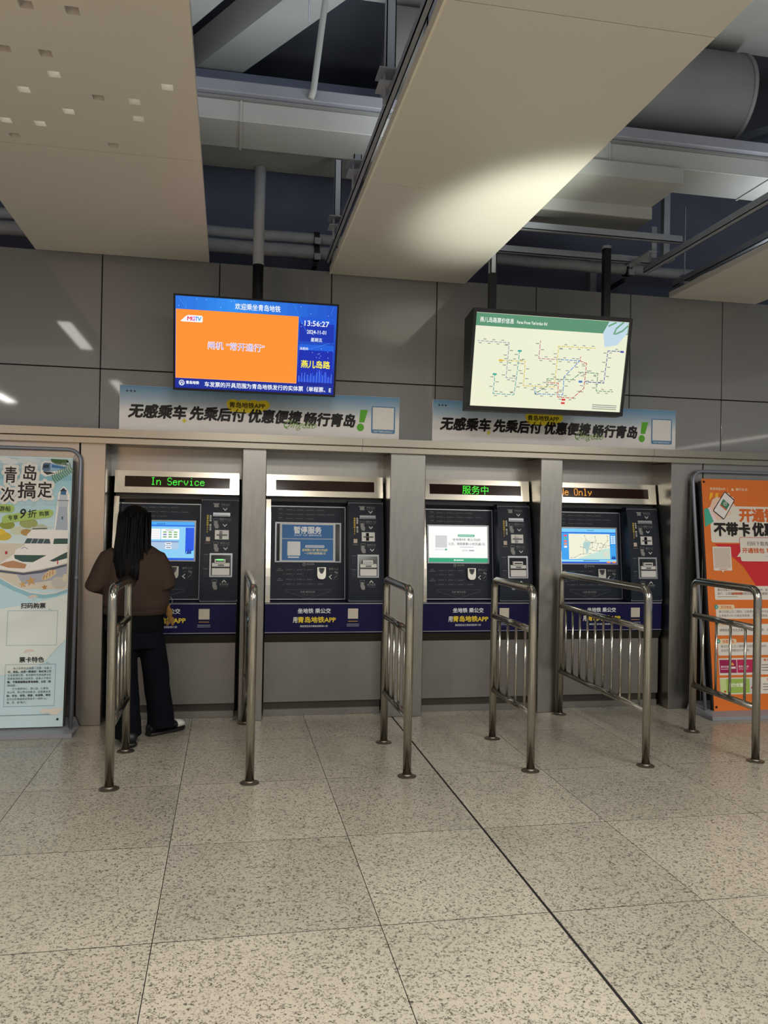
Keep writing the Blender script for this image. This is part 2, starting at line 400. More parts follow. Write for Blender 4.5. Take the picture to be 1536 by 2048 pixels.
GX = [-0.301, -0.457, -0.613, -0.77, -0.928, -1.083, -1.24]
H1 = [(-0.772, 3.165), (-0.609, 3.165), (-0.928, 3.485), (-0.77, 3.485), (-0.77, 3.644), (-0.928, 3.805), (-0.613, 3.805), (-0.457, 3.805),
      (-0.301, 3.644), (-0.77, 3.966), (-0.457, 3.966), (-1.083, 4.121), (-0.928, 4.121), (-1.083, 4.28), (-0.613, 4.28), (-1.24, 3.485), (-1.083, 3.325), (-0.928, 2.98), (-0.457, 2.82)]
LIT = [(-0.77, 3.644), (-0.77, 3.966), (-1.083, 4.121), (-0.928, 4.121), (-0.301, 3.644), (-0.457, 3.966), (-0.457, 3.805), (-0.928, 3.805)]
H2 = [(gx, 0.95 + 0.16 * k) for gx in GX for k in range(11) if random.random() < 0.28]
strip = thing('ceiling_strip', 'beige hung ceiling strip pierced by small square openings, left of the television pole', 'ceiling panel', (-0.78, 3.0, ZB), 'hung ceiling strips')
board(-1.387, -0.178, 4.372, 6.10, ZB, ZB + 0.045, [], strip)
board(-1.387, -0.178, 2.70, 4.366, ZB, ZB + 0.045, H1, strip)
board(-1.387, -0.178, 0.80, 2.694, ZB, ZB + 0.045, H2, strip)
board(-1.387, -0.178, -3.0, 0.794, ZB, ZB + 0.045, [], strip)
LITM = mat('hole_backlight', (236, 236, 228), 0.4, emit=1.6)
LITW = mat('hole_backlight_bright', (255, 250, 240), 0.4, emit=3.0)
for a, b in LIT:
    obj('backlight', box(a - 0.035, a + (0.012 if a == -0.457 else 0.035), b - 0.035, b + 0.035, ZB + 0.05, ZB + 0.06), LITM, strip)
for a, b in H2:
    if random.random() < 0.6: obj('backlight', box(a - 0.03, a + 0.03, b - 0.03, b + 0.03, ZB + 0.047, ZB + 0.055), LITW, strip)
strip = thing('ceiling_strip', 'wide plain beige hung ceiling strip with a bright glow, running above the fare map lightbox', 'ceiling panel', (1.27, 3.0, ZB), 'hung ceiling strips')
for y0, y1 in ((4.432, 6.155), (2.80, 4.428), (1.1, 2.796), (-3.0, 1.096)): board(0.733, 1.80, y0, y1, ZB, ZB + 0.045, [], strip)
for y0, y1 in ((4.432, 6.155), (2.80, 4.428), (1.1, 2.796)): obj('edge_lip', box(0.722, 0.733, y0, y1, ZB - 0.003, ZB + 0.05), CEIL_EDGE, strip)
strip = thing('ceiling_strip', 'short end of a beige hung ceiling strip at the upper right, beyond the fare map lightbox', 'ceiling panel', (3.93, 3.0, ZB), 'hung ceiling strips')
for y0, y1 in ((4.432, 6.11), (2.80, 4.428), (-3.0, 2.796)): board(3.54, 4.34, y0, y1, ZB, ZB + 0.045, [], strip)
# linear lamp beside the perforated strip (seen mirrored in the cladding)
LAMP = mat('lamp_diffuser', (255, 250, 238), 0.4, emit=9.0)
for y0, y1, lb in ((2.83, 4.10, 'bright linear ceiling lamp beside the pierced strip, mirrored in the grey wall'), (-0.6, 0.63, 'linear ceiling lamp further back beside the pierced strip, mirrored above the left banner')):
    t = thing('linear_lamp', lb, 'lamp', (-1.61, y0, 3.40), 'linear lamps beside the pierced strip')
    obj('diffuser', box(-1.67, -1.55, y0, y1, 3.395, 3.405), LAMP, t); obj('lamp_housing', box(-1.68, -1.54, y0 - 0.02, y1 + 0.02, 3.406, 3.46), WHITEP, t)
t = thing('linear_lamp', 'long linear ceiling lamp mirrored as a streak in the right wall cladding', 'lamp', (10.9, -4.6, 3.4))
obj('diffuser', box(10.84, 10.96, -6.7, -2.4, 3.395, 3.405), LAMP, t); obj('lamp_housing', box(10.83, 10.97, -6.72, -2.38, 3.406, 3.46), WHITEP, t)

# ------------------------------------------------------------------ services above the ceiling strips
def single(name, bm, m, label, cat, group=None, smooth=False):
    return set_props(obj(name, bm, m, None, smooth), label, cat, group)
t = thing('air_duct', 'long flat grey duct crossing the ceiling void from side to side', 'duct', (1.0, 5.1, 4.0))
obj('duct_body', box(-4, 7, 5.08, 5.46, 4.0, 4.125, 0.004), DUCT, t)
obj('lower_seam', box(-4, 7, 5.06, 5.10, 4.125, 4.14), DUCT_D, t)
for x in (0.02, 1.25, 2.48, 3.7): obj('joint_flange', box(x, x + 0.012, 5.072, 5.468, 3.992, 4.13), DUCT, t)
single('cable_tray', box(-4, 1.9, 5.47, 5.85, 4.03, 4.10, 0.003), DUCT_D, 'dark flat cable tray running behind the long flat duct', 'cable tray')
single('air_duct', box(-4, 7, 5.02, 5.7, 4.145, 4.22, 0.006), DUCT_P, 'violet-grey duct lying on top of the long flat duct', 'duct')
t = thing('air_duct', 'stepped grey box duct ending beside the fare map hangers', 'duct', (2.4, 5.5, 3.8))
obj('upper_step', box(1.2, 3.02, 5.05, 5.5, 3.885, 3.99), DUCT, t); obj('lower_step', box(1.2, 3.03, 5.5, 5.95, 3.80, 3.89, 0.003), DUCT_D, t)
obj('step_flange', box(1.2, 3.03, 5.485, 5.5, 3.80, 3.885), DUCT, t)
t = thing('round_duct', 'large dark round duct with an open end, upper right', 'duct', (2.5, 5.35, 4.65))
obj('duct_shell', tube([(1.0, 5.35, 4.66), (3.56, 5.35, 4.66)], 0.315, 40), DUCT_D, t, True)
obj('end_rim', tube([(3.55, 5.35, 4.66), (3.575, 5.35, 4.66)], 0.322, 40), DUCT_D, t, True)
dvec = Vector((0.532, -0.847, 0)); nvec = Vector((0.847, 0.532, 0))
c0 = Vector((-0.303, 6.181, 5.03)) + nvec * 0.145
single('steel_beam', obox(c0 + dvec * 0.9, dvec * 1.75, nvec * 0.145, (0, 0, 0.13)), DUCT, 'pale grey beam slanting across the void above the television', 'beam')
single('steel_beam', obox(c0 - nvec * 0.62 + dvec * 0.9 , dvec * 1.9, nvec * 0.20, (0, 0, 0.13)), DUCT, 'pale grey beam slanting close to the pierced ceiling strip', 'beam')
single('steel_beam', box(0.62, 7.0, 4.55, 5.30, 5.0, 5.28, 0.004), DUCT, 'broad pale grey cross beam high in the void', 'beam')
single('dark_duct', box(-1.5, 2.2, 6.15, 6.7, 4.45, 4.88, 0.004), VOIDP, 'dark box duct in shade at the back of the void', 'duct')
# lagged pipes over the wall head
def pipe_things(z, r, x0, x1, label):
    pts = [(x0 + (x1 - x0) * k / 24, 6.5 + 0.003 * math.sin(k * 2.1), z + 0.003 * math.sin(k * 1.3)) for k in range(25)]
    return single('lagged_pipe', tube(pts, r, 18), LAG, label, 'pipe', 'lagged pipes over the wall', True)
pipe_things(3.795, 0.042, -4, 1.3, 'upper of two lagged pipes crossing behind the television pole')
pipe_things(3.682, 0.055, -4, 1.3, 'lower thicker lagged pipe crossing behind the television pole')
pipe_things(3.755, 0.047, 1.5, 4.4, 'lagged pipe running behind the fare map hangers')
def clamp(x, zs, label):
    t = thing('pipe_clamp', label, 'clamp', (x, 6.5, zs[0][0]), 'pipe clamps')
    for z, r in zs:
        obj('clamp_ring', tube([(x - 0.022, 6.5, z), (x + 0.022, 6.5, z)], r + 0.014, 20), RUBBER, t)
        obj('clamp_bolt', box(x - 0.02, x + 0.03, 6.42, 6.44, z - r - 0.02, z - r + 0.03), GALV, t)
    obj('clamp_arm', box(x - 0.015, x + 0.015, 6.55, 6.95, zs[-1][0] - 0.09, zs[-1][0] - 0.06), RUBBER, t)
clamp(0.65, [(3.795, 0.042), (3.682, 0.055)], 'dark double clamp holding the two lagged pipes')
clamp(3.36, [(3.755, 0.047)], 'dark clamp around the single lagged pipe at right')
single('wall_strut', box(3.2, 3.26, 6.88, 6.95, 3.3, 4.0), GALV, 'short upright strut on the back wall below the lagged pipe', 'strut')
# channels
def channel_y(x, y0, y1, z, w=0.045, h=0.05):
    bm = box(x - w / 2, x - w / 2 + 0.005, y0, y1, z, z + h); box(x + w / 2 - 0.005, x + w / 2, y0, y1, z, z + h, bm=bm)
    return box(x - w / 2, x + w / 2, y0, y1, z, z + 0.005, bm=bm)
def channel_x(y, x0, x1, z, w=0.045, h=0.05):
    bm = box(x0, x1, y - w / 2, y - w / 2 + 0.005, z, z + h); box(x0, x1, y + w / 2 - 0.005, y + w / 2, z, z + h, bm=bm)
    return box(x0, x1, y - w / 2, y + w / 2, z, z + 0.005, bm=bm)
single('steel_channel', channel_x(5.54, 1.3, 3.3, 3.66), GALV, 'farther-forward cross channel above the fare map lightbox', 'channel', 'steel channels')
single('steel_channel', channel_x(5.88, 1.3, 3.28, 3.60), GALV, 'lower cross channel carrying the right fare map hanger', 'channel', 'steel channels')
single('steel_channel', channel_y(3.24, 2.4, 5.95, 3.552), GALV, 'long channel running towards the viewer right of the fare map', 'channel', 'steel channels')
single('steel_channel', channel_y(3.70, 2.0, 6.3, 3.57), GALV, 'long channel hung above the right ceiling strip edge', 'channel', 'steel channels')
single('steel_channel', channel_y(0.70, 0.5, 6.1, 3.485, 0.03, 0.04), GALV, 'long thin channel along the left edge of the wide ceiling strip', 'channel', 'steel channels')
t = thing('channel_bracket', 'galvanised bracket joining the crossing channels right of the fare map', 'bracket', (3.1, 5.7, 3.6))
obj('bracket_plate', box(3.05, 3.12, 5.56, 5.92, 3.585, 3.595), GALV, t); obj('bracket_plate', box(3.08, 3.12, 5.57, 5.58, 3.55, 3.78), GALV, t)
for x, y in ((3.07, 5.6), (3.07, 5.88)): obj('bolt', disc((x, y, 3.565), 0.010, 0.02, 8), GALV, t)
def hanger(y, ztop, label, w=0.05):
    t = thing('strut_hanger', label, 'hanger', (0.69, y, 3.5), 'strut hangers of the wide strip')
    bm = box(0.665, 0.67, y - w / 2, y + w / 2, 3.60, ztop); box(0.665, 0.71, y - w / 2, y - w / 2 + 0.005, 3.60, ztop, bm=bm)
    box(0.705, 0.71, y - w / 2, y + w / 2, 3.60, ztop, bm=bm)
    obj('strut', bm, GALV, t)
    bm = box(0.63, 0.73, y - 0.06, y + 0.06, 3.53, 3.536); box(0.63, 0.73, y - 0.06, y + 0.06, 3.59, 3.596, bm=bm); box(0.724, 0.73, y - 0.06, y + 0.06, 3.53, 3.596, bm=bm)
    obj('clip', bm, GALV, t); obj('bolt', disc((0.665, y, 3.45), 0.008, 0.15, 8), GALV, t)
hanger(3.64, 5.3, 'tall strut hanger nearest the viewer, left of the wide ceiling strip')
hanger(4.60, 3.64, 'stub bracket half way along the left edge of the wide strip')
hanger(5.48, 3.99, 'strut hanger nearest the lagged pipes, left of the wide strip', 0.045)
t = thing('slotted_bracket', 'slotted angle bracket hanging at the top beside the wide strip', 'bracket', (0.80, 3.35, 3.6))
obj('slotted_plate', box(0.78, 0.785, 3.30, 3.36, 3.62, 4.2, bm=box(0.78, 0.83, 3.30, 3.305, 3.62, 4.2)), GALV, t); obj('slot', box(0.776, 0.779, 3.32, 3.335, 3.66, 3.72), RUBBER, t)
t = thing('wall_hanger', 'thin rod hanger above the right ceiling strip', 'hanger', (3.70, 6.15, 3.6))
obj('rod', tube([(3.70, 6.15, 3.55), (3.70, 6.15, 4.2)], 0.006, 8), GALV, t); obj('rod_clip', box(3.675, 3.725, 6.12, 6.18, 3.55, 3.63), GALV, t)
t = thing('wall_hanger', 'rod hanger at the right edge near the viewer, above the right strip', 'hanger', (3.70, 5.0, 3.6))
obj('rod', tube([(3.70, 5.0, 3.55), (3.70, 5.0, 4.2)], 0.006, 8), GALV, t); obj('rod_clip', box(3.68, 3.72, 4.97, 5.03, 3.6, 3.74), GALV, t)
single('conduit', tube([(0.45, 5.0, 4.15), (0.465, 5.0, 4.2), (0.54, 5.0, 4.88), (0.55, 5.0, 5.3)], 0.02, 14), DUCT, 'thin grey conduit rising from the long flat duct', 'conduit', smooth=True)
for x, y, lb in ((0.43, 5.0, 'thin drop rod left of the conduit'), (0.68, 4.7, 'thin drop rod right of the conduit')):
    single('drop_rod', tube([(x, y, 4.62), (x, y, 5.3)], 0.006, 8), GALV, lb, 'rod', smooth=True)
t = thing('duct_strut', 'upright strut hanging beside the round duct, upper right', 'hanger', (3.3, 5.0, 4.2))
obj('strut', box(3.28, 3.33, 5.75, 5.80, 3.6, 5.3), GALV, t); obj('strut_foot', box(3.25, 3.36, 5.72, 5.83, 3.6, 3.61), GALV, t)
single('steel_channel', obox((4.35, 5.1, 4.6), Vector((0.5, -0.75, 0)), (0.03, 0.02, 0), (0, 0, 0.03)), GALV, 'channel slanting past the end of the round duct', 'channel', 'steel channels')

# ------------------------------------------------------------------ wall banners
def banner(x0, label):
    t = thing('wall_banner', label, 'banner', (x0, D, 2.17), 'app banners above the ledge')
    W_, H_ = 2.1, 0.328
    b = obj('board', box(x0, x0 + W_, D - 0.011, D - 0.001, 2.17, 2.17 + H_, 0.001), mat('banner_white', (234, 230, 228), 0.4), t)
    P = Print(plane_map(x0, D - 0.0115, 2.17, D - 0.0115, 2.498))
    n = 14
    for k in range(n):
        f = (k + 0.5) / n; c = tuple(int(a + (b_ - a) * f) for a, b_ in zip((232, 230, 230), (104, 150, 188)))
        P.rect(c, 0.002, 0.15 + 0.176 * k / n, W_ - 0.002, 0.15 + 0.176 * (k + 1) / n, 1, 'printed_gradient')
    BK = (22, 18, 16)
    for k in range(3):
        u, v, s = 0.053 + 0.027 * k, 0.285, 0.012
        P.poly(BK, [(u - s, v), (u - s * .25, v + s * .25), (u, v + s), (u + s * .25, v + s * .25), (u + s, v), (u + s * .25, v - s * .25), (u, v - s), (u - s * .25, v - s * .25)], 2)
    P.text(BK, '无感乘车', 0.275, 0.142, width=0.405, height=0.098, bold=0.046, slant=0.16)
    P.text(BK, '先乘后付', 0.71, 0.140, width=0.40, height=0.098, bold=0.046, slant=0.16)
    P.text(BK, '优惠便捷', 1.135, 0.138, width=0.395, height=0.098, bold=0.046, slant=0.16)
    P.text(BK, '畅行青岛', 1.555, 0.132, width=0.39, height=0.098, bold=0.046, slant=0.16)
    Y = (232, 212, 48)
    for u in (0.82, 0.90, 0.975, 1.045): P.ellipse(Y, u, 0.222, 0.05, 0.037, 2)
    P.poly(Y, [(0.775, 0.20), (1.09, 0.225), (1.07, 0.185), (0.98, 0.155), (0.80, 0.165)], 2)
    P.text((30, 28, 14), '青岛地铁APP', 0.925, 0.215, width=0.265, height=0.042, bold=0.02, layer=3)
    P.poly((220, 206, 60), [(0.465, 0.103), (0.472, 0.088), (0.485, 0.081), (0.472, 0.074), (0.465, 0.059), (0.458, 0.074), (0.445, 0.081), (0.458, 0.088)], 3)
    G = (96, 178, 44)
    P.poly(G, [(1.79, 0.22), (1.85, 0.22), (1.822, 0.122), (1.782, 0.122)], 2); P.ellipse(G, 1.793, 0.083, 0.028, 0.03, 2)
    P.text((120, 170, 60), 'Qingdao', 1.325, 0.078, width=0.25, height=0.075, slant=0.5, bold=-0.008, layer=4)
    P.rect((84, 134, 176), 1.878, 0.042, 2.066, 0.252, 2, r=0.012)
    P.rect((232, 230, 226), 1.888, 0.072, 2.056, 0.244, 3)
    P.text((226, 232, 236), '扫码下载青岛地铁APP', 1.972, 0.056, width=0.15, height=0.015, layer=3, bold=0.01)
    P.build(b)
banner(-0.805, 'long white and blue app banner on the wall under the television, above the left machines')
banner(1.562, 'long white and blue app banner on the wall under the fare map lightbox')

# ------------------------------------------------------------------ television
TB, TT = (5.77, 2.416), (5.63, 3.046)
tv = thing('television', 'large hanging screen showing an orange notice with blue borders', 'television', (0.17, 5.72, 2.416))
Vt = Vector((0, TT[0] - TB[0], TT[1] - TB[1])).normalized(); Nt = Vector((0, -Vt.z, Vt.y)); Lt = 0.648
def slab_on(x0, x1, v0, v1, d0, d1, yb, zb, V, N, bm=None):
    return obox(Vector(((x0 + x1) / 2, yb, zb)) + V * (v0 + v1) / 2 - N * (d0 + d1) / 2, ((x1 - x0) / 2, 0, 0), V * (v1 - v0) / 2, N * (d1 - d0) / 2, bm)
obj('casing', slab_on(-0.397, 0.732, 0, Lt, 0.004, 0.05, *TB, Vt, Nt), BLACK, tv)
for a in ((-0.397, 0.732, 0, 0.016), (-0.397, 0.732, Lt - 0.013, Lt), (-0.397, -0.384, 0.016, Lt - 0.013), (0.719, 0.732, 0.016, Lt - 0.013)):
    obj('bezel', slab_on(*a, -0.004, 0.004, *TB, Vt, Nt), BLACKG, tv)
scr = obj('screen', slab_on(-0.384, 0.719, 0.016, Lt - 0.013, 0.001, 0.004, *TB, Vt, Nt), ink((14, 62, 190), 1.0), tv)
P = Print(plane_map(-0.384, TB[0] + Vt.y * 0.016 - Nt.y * 0.001, TB[1] + Vt.z * 0.016 - Nt.z * 0.001, TT[0], TT[1]), 1.0)
SW, SH = 1.103, 0.619
for k in range(8):
    f = k / 7; P.rect(tuple(int(a + (b - a) * f) for a, b in zip((8, 30, 150), (24, 100, 220))), 0, SH * (k / 8) + 0.0, SW, SH * (k + 1) / 8, 1, 'screen_gradient')
for k in range(16):
    f = abs(k - 5) / 10; P.rect(tuple(int(a + (b - a) * min(1, f)) for a, b in zip((44, 142, 240), (22, 84, 206))), SW * k / 16, SH - 0.088, SW * (k + 1) / 16, SH, 2, 'screen_gradient')
OR = (255, 146, 48)
P.rect((255, 176, 120), 0.003, 0.068, 0.836, 0.535, 2); P.rect(OR, 0.006, 0.071, 0.833, 0.532, 3, 'notice_field')
P.rect((20, 86, 214), 0.842, 0.36, 1.092, 0.525, 2, r=0.012); P.rect((12, 48, 176), 0.845, 0.363, 1.089, 0.49, 3, r=0.01)
P.rect((24, 96, 222), 0.842, 0.18, 1.092, 0.345, 2, r=0.012); P.rect((10, 40, 176), 0.845, 0.08, 1.089, 0.305, 3, r=0.01)
W = (244, 250, 255)
P.text(W, '欢迎乘坐青岛地铁', 0.553, 0.573, width=0.31, height=0.042, bold=0.012, layer=4)
P.text(W, '13:56:27', 0.965, 0.49, width=0.172, height=0.036, bold=0.012, layer=4)
P.text(W, '2024-11-01', 0.965, 0.432, width=0.135, height=0.026, bold=0.012, layer=4)
P.text(W, '星期五', 0.967, 0.379, width=0.08, height=0.026, bold=0.012, layer=4)
P.text(W, '当前站', 0.882, 0.315, width=0.058, height=0.019, bold=0.012, layer=4)
P.text((255, 240, 60), '燕儿岛路', 0.967, 0.208, width=0.205, height=0.052, bold=0.022, layer=4)
random.seed(9)
for k in range(34):
    u = 0.85 + 0.007 * k; h = 0.02 + 0.05 * random.random() + 0.03 * math.exp(-((u - 1.0) / 0.06) ** 2)
    P.rect((40, 92, 240) if k % 3 else (96, 150, 255), u, 0.082, u + 0.0035, 0.082 + h, 4, 'skyline')
for k in range(26): 
    u, v = random.choice([(random.uniform(0.02, 1.08), random.uniform(0.545, 0.61)), (random.uniform(0.85, 1.08), random.uniform(0.24, 0.52))])
    P.rect((190, 226, 255), u, v, u + 0.004, v + 0.004, 5, 'sparkle')
for a in (((0.02, 0.61), (0.07, 0.54)), ((0.05, 0.61), (0.075, 0.54)), ((0.80, 0.61), (0.90, 0.42)), ((1.06, 0.56), (1.08, 0.61)), ((0.88, 0.30), (1.06, 0.36))): P.line((70, 150, 250), a, 0.002, 5, 'light_ray')
P.rect((12, 44, 150), 0.01, 0.008, 1.093, 0.058, 2, r=0.01)
P.ring(W, 0.045, 0.036, 0.014, 0.019, layer=4); P.ring(W, 0.045, 0.034, 0.004, 0.009, 0, 180, layer=4); P.rect(W, 0.036, 0.022, 0.041, 0.034, 4); P.rect(W, 0.049, 0.022, 0.054, 0.034, 4)
P.text(W, '青岛地铁', 0.118, 0.040, width=0.088, height=0.022, bold=0.03, layer=4)
P.text(W, '车发票的开具范围为青岛地铁发行的实体票（单程票、E', 0.20, 0.033, width=0.885, height=0.036, align='l', bold=0.014, layer=4)
P.poly((246, 248, 255), [(0.035, 0.455), (0.07, 0.488), (0.085, 0.495), (0.175, 0.495), (0.182, 0.488), (0.182, 0.457), (0.176, 0.45), (0.04, 0.45)], 4, 'logo_plate')
for s, c, u, w in (('M', (236, 60, 80), 0.093, 0.026), ('G', (220, 90, 190), 0.118, 0.022), ('T', (60, 130, 240), 0.140, 0.018), ('V', (40, 170, 220), 0.160, 0.024)):
    P.text(c, s, u, 0.472, width=w, height=0.026, bold=0.03, layer=5, slant=0.1, name='logo_letter')
P.text((255, 246, 255), '闸机 “常开通行”', 0.413, 0.300, width=0.385, height=0.052, bold=0.034, layer=4)
P.text((110, 80, 190), '闸机 “常开通行”', 0.413, 0.300, width=0.378, height=0.047, bold=-0.012, layer=5)
P.build(scr)
obj('pole', tube([(0.17, 5.80, 2.75), (0.17, 5.80, 3.335)], 0.038, 20), BLACK, tv, True)
obj('pole_sleeve', tube([(0.17, 5.80, 3.335), (0.17, 5.80, 3.7), (0.174, 5.80, 4.028)], 0.039, 20), LAG, tv, True)
obj('mount_plate', box(0.02, 0.32, 5.755, 5.80, 2.55, 2.95), BLACK, tv)

# ------------------------------------------------------------------ fare map lightbox
lb = thing('fare_map_lightbox', 'glowing fare map lightbox in a black wedge case hung on two posts', 'lightbox', (2.28, 5.72, 2.353))
LBb, LBt = (5.64, 2.353), (5.50, 3.06); Vl = Vector((0, LBt[0] - LBb[0], LBt[1] - LBb[1])).normalized(); Nl = Vector((0, -Vl.z, Vl.y)); Ll = 0.72
x0, x1 = 1.676, 2.894
obj('case', prism_x([(5.648, 2.353), (5.508, 3.06), (5.72, 3.03), (5.735, 2.353)], x0, x1), BLACK, lb)
for a in ((x0, x1, 0, 0.03), (x0, x1, 0.69, Ll), (x0, x0 + 0.022, 0.03, 0.69), (x1 - 0.022, x1, 0.03, 0.69)):
    obj('front_frame', slab_on(*a, -0.012, 0.008, *LBb, Vl, Nl), BLACK, lb)
face = obj('light_panel', slab_on(x0 + 0.022, x1 - 0.022, 0.03, 0.69, 0, 0.006, *LBb, Vl, Nl), mat('lit_cream_face', (238, 240, 212), 0.3, emit=0.98, var=0.03, scale=2), lb)
P = Print(plane_map(x0, *LBb, *LBt), 0.95)
P.rect((92, 150, 116), 0.024, 0.598, 1.194, 0.688, 1, 'header_band')
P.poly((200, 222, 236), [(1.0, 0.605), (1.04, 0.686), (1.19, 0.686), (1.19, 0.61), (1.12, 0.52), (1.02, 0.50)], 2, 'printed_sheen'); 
for pts in ([(1.085, 0.60), (1.10, 0.64), (1.15, 0.685)], [(1.10, 0.60), (1.15, 0.625), (1.185, 0.66)], [(1.04, 0.655), (1.09, 0.68)]): P.line((110, 168, 128), pts, 0.012, 3, 'leaf_stroke')
P.text((250, 252, 246), '燕儿岛路票价信息', 0.18, 0.642, width=0.253, height=0.036, bold=0.012, layer=3)
P.text((250, 252, 246), "Fares From Yan'erdao Rd", 0.445, 0.639, width=0.228, height=0.022, bold=0.016, layer=3)
MAPL = {(90, 176, 172): [[(0.196, 0.259), (0.192, 0.123), (0.352, 0.121), (0.361, 0.239), (0.367, 0.43)]],
 (150, 170, 180): [[(0.05, 0.492), (0.284, 0.49), (0.281, 0.242), (0.361, 0.239)]],
 (226, 200, 90): [[(0.217, 0.362), (0.418, 0.365), (0.418, 0.19), (0.658, 0.192), (0.664, 0.487), (0.949, 0.488)]],
 (196, 130, 150): [[(0.52, 0.518), (0.519, 0.392), (0.663, 0.392)]],
 (76, 146, 206): [[(0.668, 0.393), (0.837, 0.391), (0.727, 0.269), (0.73, 0.138), (0.511, 0.136), (0.511, 0.194)]],
 (96, 150, 116): [[(0.511, 0.136), (0.602, 0.194), (0.596, 0.249), (0.79, 0.251), (0.861, 0.309), (0.99, 0.308), (0.99, 0.179), (1.124, 0.179)]],
 (196, 84, 84): [[(0.842, 0.419), (0.84, 0.391), (0.893, 0.375), (0.891, 0.194), (0.809, 0.118), (0.691, 0.12), (0.687, 0.222), (0.596, 0.222)]],
 (76, 90, 160): [[(0.894, 0.242), (1.044, 0.239), (1.052, 0.475), (1.142, 0.476)]]}
random.seed(3)
for c, ls in MAPL.items():
    for pts in ls:
        P.line(c, pts, 0.0055, 2, 'metro_line')
        for (a, b), (cc, d) in zip(pts, pts[1:]):
            L = math.hypot(cc - a, d - b); n = max(1, int(L / 0.033))
            for k in range(n):
                f = (k + 0.5) / n; u, v = a + (cc - a) * f, b + (d - b) * f
                P.ellipse((246, 248, 232), u, v, 0.004, 0.004, 3, 'station_dot', 8)
                s = 1 if k % 2 else -1
                if abs(cc - a) > abs(d - b): P.rect((150, 156, 148), u - 0.011, v + s * 0.014 - 0.003, u + 0.011, v + s * 0.014 + 0.003, 2, 'station_label')
                else: P.rect((150, 156, 148), u + s * 0.008, v - 0.003, u + s * 0.034, v + 0.003, 2, 'station_label')
for (u, v), c in (((0.368, 0.437), (72, 178, 160)), ((0.193, 0.262), (72, 178, 160)), ((0.231, 0.363), (226, 190, 70)), ((1.163, 0.474), (66, 84, 170)), ((0.858, 0.241), (66, 120, 200)), ((0.738, 0.103), (214, 60, 60)), ((0.736, 0.078), (214, 60, 60))):
    P.rect(c, u - 0.015, v - 0.007, u + 0.015, v + 0.007, 4, 'line_tag', r=0.003)
for k in range(3): P.rect((140, 146, 138), 0.97, 0.045 + 0.014 * k, 1.165, 0.051 + 0.014 * k, 2, 'footnote_line')
P.build(face)
for x, zt in ((1.852, 3.50), (2.742, 3.60)):
    obj('post', box(x - 0.025, x + 0.025, 5.60, 5.65, 3.03, zt), BLACK, lb)
obj('post_sleeve', tube([(1.852, 5.625, 3.35), (1.852, 5.625, 3.79)], 0.03, 14), LAG, lb, True)
obj('post_bolt', disc((2.742, 5.625, 3.60), 0.035, 0.02, 12), GALV, lb)

# ------------------------------------------------------------------ ticket machines
def mod_y(z): return 6.29 + 0.115 * max(0, (z - 0.89) / 0.79) ** 1.7
ZS = [0.885 + (1.685 - 0.885) * k / 12 for k in range(13)]
MX0 = 0.287
MB = (MX0, 6.33, 0)
def mod_map(u, v, k):      # u from the machine's left edge, v = height above 0.891
    z = 0.891 + v * 0.9904; y = mod_y(z); dy = 1.7 * 0.115 / 0.79 * max(0.0, (z - 0.89) / 0.79) ** 0.7
    n = Vector((0, -1, dy)).normalized()
    return Vector((MX0 + u, y, z)) + n * (0.0008 * k)
CB, CT = (6.43, 0.892), (6.51, 1.64)
Vc = Vector((0, CT[0] - CB[0], CT[1] - CB[1])).normalized(); Nc = Vector((0, -Vc.z, Vc.y))
def con_slab(u0, u1, v0, v1, d0, d1): return slab_on(MX0 + u0, MX0 + u1, v0, v1, d0, d1, *CB, Vc, Nc)
ma = thing('ticket_machine', 'x', 'ticket machine', MB, 'ticket machines in the steel wall')
X = MX0
obj('housing', box(X, X + 0.935, 6.56, 6.85, 0.1, 1.9), BLACK, ma)
sb = obj('sign_box', prism_x([(6.405, 1.713), (6.435, 1.883), (6.58, 1.883), (6.58, 1.713)], X, X + 0.932), STEEL_SIGN, ma)
SgV = Vector((0, 0.03, 0.17)).normalized(); SgN = Vector((0, -SgV.z, SgV.y))
obj('led_window', slab_on(X + 0.073, X + 0.860, 0.047, 0.130, -0.002, 0.004, 6.405, 1.713, SgV, SgN), LEDWIN, sb)
obj('shadow_gap', box(X + 0.003, X + 0.93, 6.47, 6.58, 1.672, 1.713), BLACK, ma)
obj('side_trim', prism_x([(mod_y(z) + 0.01, z) for z in ZS] + [(6.58, 1.685), (6.58, 0.885)], X, X + 0.037), STEEL_SIGN, ma)
mp_ = obj('service_module', prism_x([(mod_y(z), z) for z in ZS] + [(6.58, 1.685), (6.58, 0.885)], X + 0.648, X + 0.932), NAVY, ma, label='dark navy curved side module with slots')
obj('recess_hood', box(X + 0.037, X + 0.648, 6.45, 6.58, 1.668, 1.672), BLACKG, ma)
con = obj('console', con_slab(0.04, 0.645, -0.002, 0.752, 0.0, 0.05), NAVY, ma, label='recessed dark navy console panel with screen')
